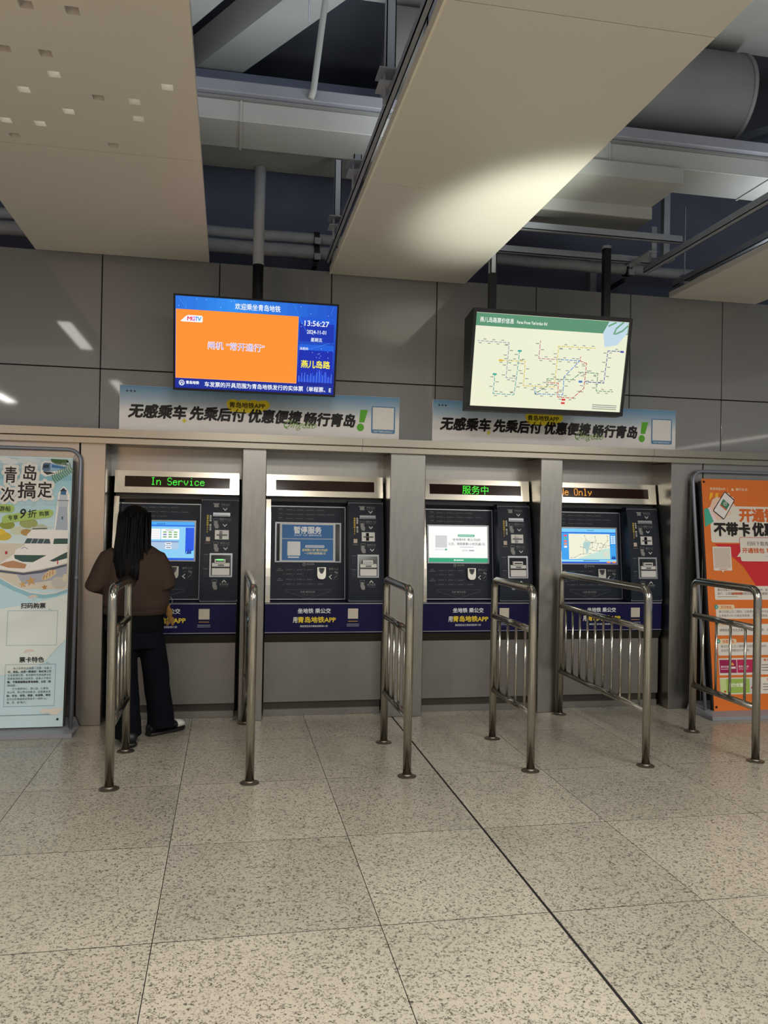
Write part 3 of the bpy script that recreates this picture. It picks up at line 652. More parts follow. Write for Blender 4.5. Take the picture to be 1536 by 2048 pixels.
# console edge frame and screen bezel
for a in ((0.042, 0.64, 0.742, 0.749), (0.636, 0.642, 0.004, 0.749), (0.042, 0.64, 0.002, 0.008)):
    obj('edge_strip', con_slab(*a, -0.004, 0.0), SILVER, con)
for a in ((0.077, 0.607, 0.606, 0.618), (0.077, 0.607, 0.298, 0.308), (0.077, 0.089, 0.308, 0.606), (0.595, 0.607, 0.308, 0.606)):
    obj('screen_bezel', con_slab(*a, -0.007, 0.0), SILVER, con)
P = Print(plane_map(X, *CB, *CT))
GR = (92, 96, 102); DG = (50, 57, 66)
def dashes(u0, u1, v, c=DG, h=0.006): P.rect(c, u0, v - h / 2, u1, v + h / 2, 1, 'instruction_line')
for v0, n in ((0.716, 4), (0.681, 5), (0.646, 3)):
    dashes(0.10, 0.135, v0 + 0.008, GR); dashes(0.092, 0.145, v0 - 0.006, DG)
    for k in range(n):
        u = 0.155 + 0.083 * k; P.frame(DG, u, v0 - 0.012, u + 0.066, v0 + 0.013, 0.0012, 1, 'step_frame'); dashes(u + 0.006, u + 0.06, v0 + 0.002, GR, 0.005)
        if k < n - 1: P.line(GR, [(u + 0.072, v0 + 0.004), (u + 0.076, v0), (u + 0.072, v0 - 0.004)], 0.003, 1, 'step_arrow')
for v0, n, off, head in ((0.238, 3, 0, 1), (0.204, 2, 0, 0), (0.160, 3, 0, 1), (0.124, 4, 0, 0)):
    if head: dashes(0.105, 0.13, v0 + 0.008, GR); dashes(0.092, 0.145, v0 - 0.005, GR)
    else: P.line(GR, [(0.147, v0 + 0.004), (0.151, v0), (0.147, v0 - 0.004)], 0.003, 1, 'step_arrow')
    for k in range(n):
        u = 0.160 + 0.083 * k; P.frame(DG, u, v0 - 0.012, u + 0.062, v0 + 0.012, 0.0012, 1, 'step_frame'); dashes(u + 0.008, u + 0.054, v0 + 0.001, GR, 0.005)
        if k < n - 1: P.line(GR, [(u + 0.070, v0 + 0.004), (u + 0.074, v0), (u + 0.070, v0 - 0.004)], 0.003, 1, 'step_arrow')
LG = (138, 138, 136)
P.ring(LG, 0.311, 0.282, 0.009, 0.0125); P.ring(LG, 0.311, 0.281, 0.002, 0.0055, 0, 180)
P.text(LG, '青岛地铁', 0.361, 0.284, width=0.062, height=0.016, bold=0.01)
P.text(LG, '硬币入口', 0.547, 0.246, width=0.074, height=0.019)
P.text(GR, 'Coins', 0.528, 0.220, width=0.036, height=0.012)
P.ring(LG, 0.563, 0.221, 0.004, 0.0085, n=10); P.ring(LG, 0.577, 0.216, 0.004, 0.0085, n=10)
P.line((200, 200, 196), [(0.53, 0.198), (0.513, 0.183), (0.53, 0.168)], 0.007, 1, 'arrow_mark')
P.frame(GR, 0.550, 0.160, 0.583, 0.204, 0.0015); P.line(LG, [(0.558, 0.176), (0.566, 0.186), (0.575, 0.194)], 0.004)
P.line(GR, [(0.158, 0.082), (0.53, 0.082), (0.525, 0.068), (0.343, 0.012), (0.162, 0.068), (0.158, 0.082)], 0.002, 1, 'tray_outline')
P.text(LG, '车票 硬币找零', 0.341, 0.062, width=0.12, height=0.018); P.text(GR, 'Tickets & Changes', 0.345, 0.040, width=0.10, height=0.011)
P.build(con)
def con_poly(pts, d0, d1):
    bm = bmesh.new(); O = Vector((MX0, *CB)); f = lambda u, v, d: O + Vector((u, 0, 0)) + Vc * v - Nc * d
    a = [bm.verts.new(f(u, v, d0)) for u, v in pts]; b = [bm.verts.new(f(u, v, d1)) for u, v in pts]; bm.faces.new(a); bm.faces.new(b[::-1]); n = len(a)
    for k in range(n): bm.faces.new((a[k], a[(k + 1) % n], b[(k + 1) % n], b[k]))
    return bm
cs = obj('coin_slot', con_poly([(0.414, 0.258), (0.483, 0.258), (0.483, 0.19), (0.476, 0.172), (0.462, 0.163), (0.435, 0.163), (0.421, 0.172), (0.414, 0.19)], -0.028, 0.0), STEEL_SIGN, ma)
obj('coin_mouth', con_poly([(0.424, 0.253), (0.473, 0.253), (0.468, 0.228), (0.456, 0.208), (0.441, 0.208), (0.429, 0.228)], -0.031, -0.0285), mat('dark_grey_plastic', (70, 70, 72), 0.4), cs)
obj('coin_funnel', con_poly([(0.431, 0.252), (0.466, 0.252), (0.4485, 0.216)], -0.0335, -0.0312), BLACK, cs)
# service module prints and slots
P = Print(mod_map)
P.frame((150, 150, 152), 0.650, 0.004, 0.930, 0.788, 0.003, 1, 'edge_line')
for u, v, up_ in ((0.828, 0.713, 0), (0.828, 0.588, 0), (0.836, 0.408, 0), (0.83, 0.160, 1)):
    s = -1 if up_ else 1
    P.line((196, 196, 192), [(u - 0.013, v + 0.008 * s), (u, v - 0.006 * s), (u + 0.013, v + 0.008 * s)], 0.007, 1, 'arrow_mark')
for s, e, v in (('凭条出口', 'RECEIPT', 0.747), ('储值卡入口', 'PREPAID CARD', 0.633), ('纸币入口', 'BANKNOTE', 0.447), ('纸币找零', 'CHANGES', 0.131)):
    w = 0.086 if len(s) > 4 else 0.068
    P.text(LG, s, 0.83, v + 0.004, width=w, height=0.018, bold=0.004); P.text(GR, e, 0.83, v - 0.013, width=w * 0.95, height=0.009)
for v in (0.746,): P.rect(LG, 0.735, v + 0.008, 0.783, v + 0.015); P.poly(LG, [(0.744, v + 0.008), (0.776, v + 0.008), (0.78, v - 0.016), (0.742, v - 0.016)])
def hand_icon(u, v):
    P.frame(LG, u - 0.018, v + 0.006, u + 0.018, v + 0.036, 0.002); P.poly(LG, [(u - 0.012, v + 0.02), (u + 0.010, v + 0.02), (u + 0.012, v), (u + 0.022, v - 0.014), (u + 0.02, v - 0.04), (u - 0.004, v - 0.04), (u - 0.016, v - 0.012)])
hand_icon(0.760, 0.605); hand_icon(0.763, 0.425); hand_icon(0.758, 0.135)
P.text((224, 222, 214), '坐地铁 乘公交', 0.719, 0.660, size=0.0165, vertical=True, bold=0.02)
P.text((226, 196, 70), '用青岛地铁APP', 0.697, 0.660, size=0.0165, vertical=True, bold=0.02)
P.rect((196, 178, 160), 0.688, 0.465, 0.718, 0.497); P.rect((160, 120, 110), 0.680, 0.449, 0.724, 0.452)
for v in (0.338, 0.312, 0.228, 0.204): P.frame(GR, 0.678, v - 0.01, 0.702, v + 0.01, 0.0013)
for v in (0.36, 0.25): P.rect(GR, 0.672, v, 0.708, v + 0.006)
P.build(mp_)
def mod_box(u0, u1, v0, v1, front, back):
    z0, z1 = 0.891 + v0 * 0.9904, 0.891 + v1 * 0.9904
    return prism_x([(mod_y(z0) - front, z0), (mod_y(z1) - front, z1), (mod_y(z1) + back, z1), (mod_y(z0) + back, z0)], X + u0, X + u1)
rs = obj('receipt_slot', mod_box(0.738, 0.867, 0.660, 0.688, 0.012, 0.02), SILVER, ma); obj('slot_mouth', mod_box(0.743, 0.862, 0.665, 0.669, 0.0135, 0), BLACK, rs)
cp = obj('card_plate', mod_box(0.754, 0.859, 0.480, 0.552, 0.004, 0.01), WHITEP, ma)
obj('card_mouth', mod_box(0.788, 0.810, 0.485, 0.547, 0.010, 0), BLACKG, cp); obj('card_guide', mod_box(0.768, 0.846, 0.511, 0.520, 0.012, 0), mat('dark_grey_plastic', (70, 70, 72), 0.4), cp)
ac = obj('banknote_acceptor', mod_box(0.718, 0.890, 0.360, 0.374, 0.006, 0.02), SILVER, ma)
for a in ((0.718, 0.890, 0.191, 0.203), (0.718, 0.730, 0.203, 0.360), (0.878, 0.890, 0.203, 0.360)): obj('acceptor_frame', mod_box(*a, 0.006, 0.02), SILVER, ac)
obj('acceptor_well', mod_box(0.730, 0.878, 0.203, 0.360, 0.001, 0), BLACKG, ac)
obj('acceptor_body', mod_box(0.738, 0.870, 0.207, 0.300, 0.016, 0), WHITEP, ac); obj('acceptor_lip', mod_box(0.738, 0.870, 0.262, 0.272, 0.022, 0), BLACKG, ac)
obj('acceptor_snout', mod_box(0.757, 0.838, 0.302, 0.330, 0.030, 0), WHITEP, ac); obj('acceptor_mouth', mod_box(0.766, 0.830, 0.311, 0.319, 0.033, 0), BLACKG, ac)
obj('acceptor_mark', mod_box(0.782, 0.827, 0.278, 0.288, 0.018, 0), mat('dark_grey_plastic', (70, 70, 72), 0.4), ac)
# advert band, kick panels
bd = obj('advert_band', prism_x([(6.29, 0.655), (6.29, 0.880), (6.50, 0.886), (6.58, 0.886), (6.58, 0.64), (6.30, 0.64)], X, X + 0.926), BANDB, ma, label='indigo band printed with white and yellow lettering')
for a in ((X, X + 0.926, 0.874, 0.882), (X, X + 0.926, 0.651, 0.657)): obj('edge_strip', box(a[0], a[1], 6.284, 6.29, a[2], a[3]), SILVER, bd)
P = Print(plane_map(X, 6.2895, 0.651, 6.2895, 0.88))
P.text((230, 232, 238), '坐地铁 乘公交', 0.381, 0.170, width=0.256, height=0.038, bold=0.022)
P.text((236, 236, 232), '用', 0.233, 0.099, width=0.033, height=0.042, bold=0.02)
P.text((232, 204, 60), '青岛地铁APP', 0.402, 0.101, width=0.296, height=0.046, bold=0.03)
P.text((214, 216, 224), '绑定钱包支付乘坐地铁享9.7折', 0.381, 0.051, width=0.217, height=0.016, bold=0.012)
P.rect((196, 188, 172), 0.646, 0.107, 0.727, 0.187); P.rect((190, 150, 70), 0.648, 0.085, 0.725, 0.090)
for v in (0.062, 0.049): P.rect((170, 172, 190), 0.638, v, 0.735, v + 0.004)
P.build(bd)
obj('undercut', prism_x([(6.29, 0.64), (6.33, 0.575), (6.5, 0.575), (6.5, 0.64)], X, X + 0.926), mat('dark_steel', (74, 70, 64), 0.4, 0.7), ma)
obj('lower_panel', box(X, X + 0.926, 6.33, 6.36, 0.107, 0.575, 0.003), STEEL_LOW, ma)
obj('toe_gap', box(X, X + 0.926, 6.362, 6.5, 0.05, 0.107), mat('dark_steel', (74, 70, 64), 0.4, 0.7), ma)
obj('plinth', box(X, X + 0.92, 6.335, 6.5, 0.0, 0.052, 0.002), STEEL_LOW, ma)
machines = [None, ma, None, None]
for i, xo in ((0, -0.857), (2, 1.534), (3, 2.692)):
    c = copy_tree(ma); c.location = (xo, 6.33, 0); machines[i] = c
MLAB = ['ticket machine with green In Service sign and blue screen, used by the standing person',
        'ticket machine with a blank sign and a blue out of service notice over its screen',
        'ticket machine with green Chinese sign and a white advert screen',
        'ticket machine with orange Only sign and a city map screen, rightmost of the four']
for m, l in zip(machines, MLAB): m['label'] = l
def part_of(m, name): return [c for c in m.children if c.name.split('.')[0] == name][0]
XO = [-0.857, 0.287, 1.534, 2.692]
LED = {'I': '01110 00100 00100 00100 00100 00100 00100 00100 01110', 'n': '00000 00000 00000 10110 11001 10001 10001 10001 10001',
       'S': '01110 10001 10000 10000 01110 00001 00001 10001 01110', 'e': '00000 00000 00000 01110 10001 11111 10000 10001 01110',
       'r': '00000 00000 00000 10110 11001 10000 10000 10000 10000', 'v': '00000 00000 00000 10001 10001 10001 01010 01010 00100',
       'i': '00100 00000 00000 01100 00100 00100 00100 00100 01110', 'c': '00000 00000 00000 01110 10001 10000 10000 10001 01110',
       'C': '01110 10001 10000 10000 10000 10000 10000 10001 01110', 'o': '00000 00000 00000 01110 10001 10001 10001 10001 01110',
       'd': '00001 00001 00001 01101 10011 10001 10001 10011 01101', 'O': '01110 10001 10001 10001 10001 10001 10001 10001 01110',
       'l': '01100 00100 00100 00100 00100 00100 00100 00100 01110', 'y': '00000 00000 00000 10001 10001 01010 01010 00100 01000', ' ': ' '.join(['00000'] * 9)}
def led_text(i, s, u, rgb, dot=0.0068, step=None):
    P = Print(plane_map(XO[i], 6.405 + SgV.y * 0.047 - 0.003, 1.713 + SgV.z * 0.047, 6.435 - 0.003, 1.883), 1.0)
    for ch in s:
        for r, row in enumerate(LED[ch].split()):
            for c_, b in enumerate(row):
                if b == '1' and u + c_ * dot > 0.079: P.ellipse(rgb, u + c_ * dot, 0.073 - r * dot, dot * 0.56, dot * 0.56, 1, 'led_dots', 8)
        u += 6.2 * dot
    P.build(part_of(machines[i], 'sign_box'))
led_text(0, 'In Service', 0.268, (70, 255, 60), 0.0066); led_text(3, 'de Only', 0.052, (255, 170, 50), 0.0068)
P = Print(plane_map(XO[2], 6.405 + SgV.y * 0.047 - 0.003, 1.713 + SgV.z * 0.047, 6.432, 1.883), 1.0)
P.text((70, 255, 60), '服务中', 0.463, 0.041, width=0.224, height=0.072, layer=1, name='led_dots'); P.build(part_of(machines[2], 'sign_box'))
def screen(i, rgb, emit):
    off = XO[i] - MX0
    return obj('screen', slab_on(XO[i] + 0.089, XO[i] + 0.595, 0.308, 0.606, -0.001, 0.004, *CB, Vc, Nc), ink(rgb, emit) if emit else BLACKG, machines[i])
# first machine: fare menu
s = screen(0, (140, 206, 244), 1.0); P = Print(plane_map(XO[0], *CB, *CT, step=0.0009), 1.0)
P.rect((40, 120, 226), 0.089, 0.568, 0.595, 0.582, 2); P.rect((70, 170, 246), 0.089, 0.582, 0.595, 0.606, 2); P.rect((20, 90, 220), 0.089, 0.308, 0.595, 0.324, 2)
P.rect((18, 84, 226), 0.528, 0.352, 0.593, 0.562, 2); P.poly((120, 210, 250), [(0.528, 0.352), (0.593, 0.352), (0.593, 0.385), (0.56, 0.372), (0.54, 0.378)], 3); P.poly((12, 50, 150), [(0.535, 0.356), (0.555, 0.40), (0.558, 0.366), (0.572, 0.395), (0.575, 0.358)], 4)
P.text((20, 40, 90), '购买车票', 0.342, 0.588, width=0.06, height=0.012, layer=4)
P.rect((250, 252, 252), 0.344, 0.468, 0.480, 0.550, 2); P.rect((246, 248, 248), 0.15, 0.468, 0.338, 0.550, 2); P.rect((176, 200, 226), 0.15, 0.39, 0.476, 0.456, 2); P.rect((120, 150, 200), 0.15, 0.445, 0.476, 0.456, 3)
for r in range(3):
    for c_ in range(3): P.rect((120, 120, 200) if (r, c_) == (1, 0) else (124, 180, 110), 0.358 + 0.040 * c_, 0.482 + 0.019 * r, 0.386 + 0.040 * c_, 0.492 + 0.019 * r, 4, r=0.004)
P.rect((110, 120, 130), 0.375, 0.539, 0.44, 0.543, 4)
for v in (0.435, 0.405): P.rect((246, 248, 252), 0.376, v - 0.01, 0.424, v + 0.01, 4, r=0.006); P.rect((90, 96, 110), 0.384, v - 0.003, 0.418, v + 0.003, 5)
for k in range(4): P.rect((214, 190, 190), 0.16, 0.48 + 0.017 * k, 0.33, 0.482 + 0.017 * k, 4)
P.build(s)
# second machine: dark screen with paper notice
s = screen(1, (10, 10, 12), 0)
nt_ = set_props(obj('paper_notice', slab_on(MX0 + 0.114, MX0 + 0.560, 0.300, 0.612, -0.011, -0.009, *CB, Vc, Nc), mat('notice_paper', (206, 208, 208), 0.6)),
                'blue and white out of service sheet taped over the second machine screen', 'notice')
P = Print(plane_map(MX0, CB[0] + Nc.y * 0.0112, CB[1] + Nc.z * 0.0112, CT[0] + Nc.y * 0.0112, CT[1] + Nc.z * 0.0112))
BL = (58, 112, 172)
P.rect(BL, 0.132, 0.488, 0.542, 0.598); P.rect(BL, 0.132, 0.313, 0.542, 0.483)
P.text((236, 240, 242), '暂停服务', 0.336, 0.556, width=0.22, height=0.056, bold=0.03); P.text((226, 232, 238), 'OUT OF SERVICE', 0.338, 0.514, width=0.218, height=0.013, bold=0.01)
P.rect((222, 226, 226), 0.175, 0.350, 0.278, 0.463, 2, r=0.006); P.rect((222, 226, 226), 0.18, 0.332, 0.268, 0.343, 2)
P.rect((220, 226, 232), 0.317, 0.415, 0.471, 0.435, 2, r=0.008); P.text((50, 70, 110), '使用青岛地铁APP乘车支付', 0.394, 0.425, width=0.14, height=0.011, layer=3)
P.text((232, 226, 150), '坐地铁9.7折 乘公交8折', 0.395, 0.396, width=0.205, height=0.022, bold=0.02); P.text((232, 226, 190), '一小时内换乘减1元', 0.396, 0.370, width=0.17, height=0.020, bold=0.02)
P.build(nt_)
# third machine: white advert
s = screen(2, (250, 250, 248), 1.0); P = Print(plane_map(XO[2], *CB, *CT, step=0.0009), 1.0)
GN = (44, 160, 116)
P.rect(GN, 0.089, 0.308, 0.595, 0.344, 2); P.ellipse((240, 250, 246), 0.31, 0.326, 0.007, 0.007, 3, n=10); P.rect((220, 244, 234), 0.322, 0.322, 0.385, 0.330, 3)
P.rect((206, 208, 208), 0.146, 0.429, 0.246, 0.530, 2); P.rect((232, 234, 234), 0.144, 0.405, 0.246, 0.420, 2); P.ellipse(GN, 0.236, 0.413, 0.008, 0.008, 3, n=12)
P.rect((60, 170, 130), 0.338, 0.520, 0.485, 0.540, 2, r=0.009); P.text((240, 250, 246), '使用青岛地铁APP乘车支付', 0.411, 0.530, width=0.13, height=0.011, layer=3)
P.text((52, 58, 62), '坐地铁9折 乘公交8折', 0.415, 0.497, width=0.242, height=0.022, bold=0.004); P.text((52, 58, 62), '公交、地铁换乘1小时内减1元', 0.415, 0.461, width=0.315, height=0.024, bold=0.004)
P.rect((180, 184, 186), 0.355, 0.432, 0.475, 0.437, 2); P.text((120, 126, 130), '服务热线 0532-55770000'[:4], 0.40, 0.407, width=0.05, height=0.012); P.rect((150, 156, 160), 0.435, 0.402, 0.478, 0.411, 2)
P.build(s)
# fourth machine: city map
s = screen(3, (60, 160, 236), 1.0); P = Print(plane_map(XO[3], *CB, *CT, step=0.0009), 1.0)
P.rect((120, 206, 250), 0.089, 0.575, 0.595, 0.606, 2); P.rect((30, 96, 214), 0.089, 0.566, 0.595, 0.575, 2); P.rect((150, 222, 246), 0.089, 0.322, 0.595, 0.338, 2); P.rect((28, 84, 210), 0.089, 0.308, 0.595, 0.322, 2)
P.rect((240, 240, 216), 0.163, 0.344, 0.540, 0.560, 2, 'map_land'); P.poly((196, 226, 214), [(0.23, 0.344), (0.331, 0.377), (0.432, 0.41), (0.484, 0.434), (0.540, 0.438), (0.540, 0.344)], 3, 'map_sea')
P.poly((176, 208, 204), [(0.309, 0.499), (0.368, 0.488), (0.349, 0.444), (0.335, 0.397), (0.319, 0.393), (0.315, 0.428), (0.295, 0.444), (0.292, 0.475)], 3, 'map_sea')
for l in ([(0.307, 0.546), (0.322, 0.507), (0.368, 0.488)], [(0.403, 0.539), (0.412, 0.5), (0.38, 0.488)], [(0.517, 0.545), (0.52, 0.505), (0.485, 0.469)],
          [(0.368, 0.488), (0.46, 0.481), (0.476, 0.465), (0.535, 0.462)], [(0.353, 0.432), (0.39, 0.417), (0.441, 0.414), (0.476, 0.453)],
          [(0.18, 0.357), (0.213, 0.358), (0.264, 0.385), (0.356, 0.393)], [(0.266, 0.451), (0.293, 0.444), (0.293, 0.389)],
          [(0.376, 0.484), (0.379, 0.445), (0.353, 0.432)], [(0.412, 0.429), (0.43, 0.476)], [(0.446, 0.445), (0.501, 0.45)]):
    P.line((110, 116, 104), l, 0.0022, 4, 'map_route')
    for a in l: P.rect((90, 90, 80), a[0] - 0.004, a[1] - 0.0025, a[0] + 0.004, a[1] + 0.0025, 5, 'map_route')
P.rect((216, 220, 204), 0.482, 0.362, 0.524, 0.412, 4)
for r in range(4):
    for c_ in range(2): P.rect((226, 240, 252), 0.549 + 0.023 * c_, 0.478 + 0.018 * r, 0.567 + 0.023 * c_, 0.491 + 0.018 * r, 3, r=0.003)
for k, c_ in enumerate(((240, 240, 250), (244, 150, 90), (240, 120, 110), (90, 190, 140), (230, 90, 120))): P.rect(c_, 0.118, 0.44 + 0.024 * k, 0.148, 0.456 + 0.024 * k, 3, r=0.005)
P.poly((20, 60, 150), [(0.55, 0.346), (0.565, 0.38), (0.57, 0.356), (0.582, 0.375), (0.592, 0.346)], 3)
for u in (0.505, 0.555): P.rect((240, 140, 80), u, 0.312, u + 0.036, 0.326, 4, r=0.004)
P.text((20, 50, 110), '线网图', 0.36, 0.59, width=0.06, height=0.012, layer=4); P.rect((40, 80, 130), 0.29, 0.327, 0.44, 0.333, 4)
P.build(s)
obj('acceptor_light', slab_on(XO[0] + 0.772, XO[0] + 0.820, 0, 0.011, 0, 0.003, mod_y(1.21) - 0.036, 1.208, Vector((0, 0.1, 0.99)).normalized(), Vector((0, -0.99, 0.1)).normalized()), ink((120, 255, 130), 1.3), part_of(machines[0], 'banknote_acceptor'))

# ------------------------------------------------------------------ queue railings
def railing(yfar, nbars):
    yn = 4.76; r = 0.0255; zt = 1.128
    t = thing('queue_railing', 'x', 'railing', (0, yn, 0), 'steel queue railings in front of the machines')
    obj('frame_tube', tube(bend([(0, yn, 0), (0, yn, zt), (0, yfar, zt), (0, yfar, 0)], 0.065, 8), r, 20), TUBE, t, True)
    for z in (0.872, 0.35): obj('cross_rail', tube([(0, yn + 0.01, z), (0, yfar - 0.01, z)], 0.0215, 18), TUBE, t, True)
    for k in range(nbars):
        y = yn + (yfar - yn) * (k + 0.75) / (nbars + 0.5); obj('bar', tube([(0, y, 0.36), (0, y, 0.862)], 0.0088, 12), TUBE, t, True)
    for y in (yn, yfar): obj('floor_flange', lathe([(0.056, 0.0005), (0.056, 0.004), (0.05, 0.007), (0.030, 0.009), (0.0262, 0.016)], (0, y, 0)), TUBE_WELD, t, False)
    return t
short = railing(5.50, 4); long_ = railing(6.13, 10)
RL = [(-0.632, 0, 'short steel railing right behind the standing person, beside the blue poster'), (0.148, 1, 'long steel railing between the first and second ticket machines'),
      (1.083, 0, 'short steel railing at the right side of the out of service machine'), (1.868, 0, 'short steel railing in front of the machine with the white advert screen'),
      (2.645, 1, 'long steel railing in front of the machine with the map screen'), (3.428, 0, 'short steel railing in front of the orange poster stand')]
seen = set()
for x, kind, l in RL:
    src = long_ if kind else short
    o = src if kind not in seen else copy_tree(src)
    seen.add(kind); o.location = (x, 4.76, 0); o['label'] = l

# ------------------------------------------------------------------ poster stands
def stand(name_label, px0, pw, yt, zt, yb, zb, base_y0, base_y1, side):
    t = thing('poster_stand', name_label, 'poster stand', (px0 + pw / 2, (base_y0 + base_y1) / 2, 0), 'poster stands')
    fx0, fx1 = px0 - 0.045, px0 + pw + 0.045
    lean = (yt - yb) / (zt - zb)
    yb_ = yb + 0.05; pt = lambda x, z: (x, yb_ + lean * (z - zb), z)
    obj('tube_frame', tube(bend([pt(fx0, 0.03), pt(fx0, zt + 0.065), pt(fx1, zt + 0.065), pt(fx1, 0.03)], 0.09, 8), 0.013, 14), GREYP, t, True)
    for x in (fx0, fx1): obj('tube_joint', tube([pt(x, 1.07), pt(x, 1.10)], 0.0145, 14), GREYP, t, True)
    for x, s in ((fx0, 1), (fx1, -1)): obj('corner_hook', tube([pt(x + s * 0.02, zt + 0.045), (px0 + (0.01 if s > 0 else pw - 0.01), yt, zt - 0.01)], 0.003, 8), GALV, t, True)
    bm = bmesh.new(); a = [bm.verts.new(v) for v in ((fx0 - 0.03, base_y0, 0.001), (fx1 + 0.03, base_y0, 0.001), (fx1 + 0.03, base_y1, 0.001), (fx0 - 0.03, base_y1, 0.001),
        (fx0 - 0.03, base_y0, 0.03), (fx1 + 0.03, base_y0, 0.03), (fx1 - 0.02, base_y0 + 0.1, 0.055), (fx0 + 0.02, base_y0 + 0.1, 0.055), (fx0 + 0.0, base_y1, 0.075), (fx1 - 0.0, base_y1, 0.075))]
    for f in ((0, 1, 2, 3), (0, 4, 5, 1), (4, 7, 6, 5), (7, 8, 9, 6), (0, 3, 8, 7, 4), (1, 5, 6, 9, 2), (3, 2, 9, 8)): bm.faces.new([a[i] for i in f])
    obj('water_base', bm, BASEP, t)
    V = Vector((0, yt - yb, zt - zb)).normalized(); N = Vector((0, -V.z, V.y)); L = math.hypot(yt - yb, zt - zb)
    sh = obj('poster_sheet', slab_on(px0, px0 + pw, 0, L, 0, 0.002, yb, zb, V, N), ink(side), t)
    obj('poster_backing', slab_on(px0 - 0.012, px0 + pw + 0.012, 0.012, L - 0.02, 0.004, 0.03, yb, zb, V, N), BLACK, t)
    return t, sh, V, N, L
# left: sea tour poster (u measured from its right edge)
t, sh, V, N, L = stand('pale blue seaside tour poster on a grey tube stand at the far left', -1.908, 0.80, 6.12, 1.944, 5.95, 0.062, 5.87, 6.17, (206, 232, 238))
P = Print(plane_map(-1.108, 5.95, 0.062, 6.12, 1.944))
def rr(c, u0, v0, u1, v1, k=1, **kw): P.rect(c, u0, v0, u1, v1, k, **kw)
n = 16
for k in range(n):
    f = k / (n - 1); c = tuple(int(a + (b - a) * f) for a, b in zip((222, 238, 238), (146, 202, 220))) if f < 0.75 else tuple(int(a + (b - a) * (f - .75) * 4) for a, b in zip((134, 190, 208), (196, 214, 220)))
    rr(c, -0.799, 1.25 + 0.63 * k / n, -0.001, 1.25 + 0.63 * (k + 1) / n, 1, name='sky_gradient')
random.seed(5)
for u, v, a, b, c in ((-0.42, 1.85, 0.06, 0.02, (222, 228, 228)), (-0.30, 1.86, 0.08, 0.02, (214, 224, 226)), (-0.25, 1.835, 0.05, 0.012, (200, 216, 222)), (-0.47, 1.87, 0.05, 0.012, (230, 232, 230))): P.ellipse(c, u, v, a, b, 2, 'cloud')
for u, v, a, c in ((-0.42, 1.40, 0.05, (150, 160, 70)), (-0.28, 1.415, 0.06, (164, 172, 104)), (-0.44, 1.32, 0.05, (220, 190, 70)), (-0.35, 1.36, 0.05, (214, 220, 190)), (-0.2, 1.38, 0.05, (190, 200, 170)), (-0.47, 1.35, 0.04, (236, 200, 60)), (-0.29, 1.35, 0.04, (188, 150, 90)), (-0.6, 1.4, 0.08, (160, 170, 90)), (-0.7, 1.35, 0.07, (224, 196, 80))): P.ellipse(c, u, v, a, a * 0.6, 2, 'garden_blur')
rr((222, 214, 196), -0.799, 0.95, -0.001, 1.27, 2, name='beach')
# curve of pale sea below the beach
cur = [(-0.799, 1.09), (-0.46, 1.03), (-0.35, 0.965), (-0.25, 0.925), (-0.156, 0.912), (-0.08, 0.92), (-0.001, 0.95)]
P.poly((150, 200, 214), cur + [(-0.001, 0.93), (-0.08, 0.90), (-0.156, 0.885), (-0.26, 0.90), (-0.36, 0.94), (-0.47, 1.0), (-0.799, 1.06)], 4, 'sea_edge')
P.poly((232, 232, 226), [(-0.799, 1.10), (-0.46, 1.038), (-0.35, 0.975), (-0.25, 0.935), (-0.156, 0.922), (-0.08, 0.93), (-0.001, 0.96), (-0.001, 0.952), (-0.08, 0.922), (-0.156, 0.912), (-0.25, 0.925), (-0.35, 0.965), (-0.46, 1.03), (-0.799, 1.09)], 5, 'sea_edge')
P.poly((198, 230, 238), [(-0.799, 1.08), (-0.46, 1.02), (-0.35, 0.955), (-0.156, 0.90), (-0.001, 0.94), (-0.001, 0.80), (-0.12, 0.84), (-0.3, 0.80), (-0.46, 0.82), (-0.799, 0.86)], 3, 'sea')
P.poly((230, 238, 232), [(-0.46, 0.81), (-0.20, 0.86), (-0.001, 0.915), (-0.001, 0.60), (-0.05, 0.55), (-0.14, 0.44), (-0.30, 0.38), (-0.46, 0.35), (-0.799, 0.3), (-0.799, 0.78)], 4, 'sand_tint')
# yacht
WHT = (246, 243, 236); GLS = (70, 92, 96)
P.poly(WHT, [(-0.46, 1.125), (-0.36, 1.20), (-0.36, 1.225), (-0.30, 1.255), (-0.285, 1.335), (-0.255, 1.37), (-0.012, 1.372), (-0.012, 1.14), (-0.10, 1.11), (-0.30, 1.07), (-0.46, 1.09), (-0.60, 1.11)], 5, 'yacht_hull')
P.poly(GLS, [(-0.302, 1.272), (-0.285, 1.308), (-0.135, 1.305), (-0.128, 1.272)], 6, 'yacht_window')
for u in (-0.26, -0.22, -0.18): P.line((206, 214, 216), [(u, 1.273), (u + 0.015, 1.307)], 0.004, 7)
P.poly((60, 90, 84), [(-0.366, 1.19), (-0.36, 1.165), (-0.31, 1.143), (-0.24, 1.14), (-0.15, 1.19)], 6, 'yacht_window'); P.poly((56, 88, 82), [(-0.11, 1.270), (-0.105, 1.308), (-0.013, 1.31), (-0.013, 1.272)], 6, 'yacht_window')
P.poly((56, 84, 80), [(-0.13, 1.15), (-0.06, 1.19), (-0.013, 1.215), (-0.013, 1.17), (-0.10, 1.145)], 6, 'yacht_window')
P.poly((196, 146, 108), [(-0.46, 1.12), (-0.42, 1.14), (-0.37, 1.15), (-0.28, 1.125), (-0.29, 1.095), (-0.40, 1.10)], 6, 'yacht_deck')
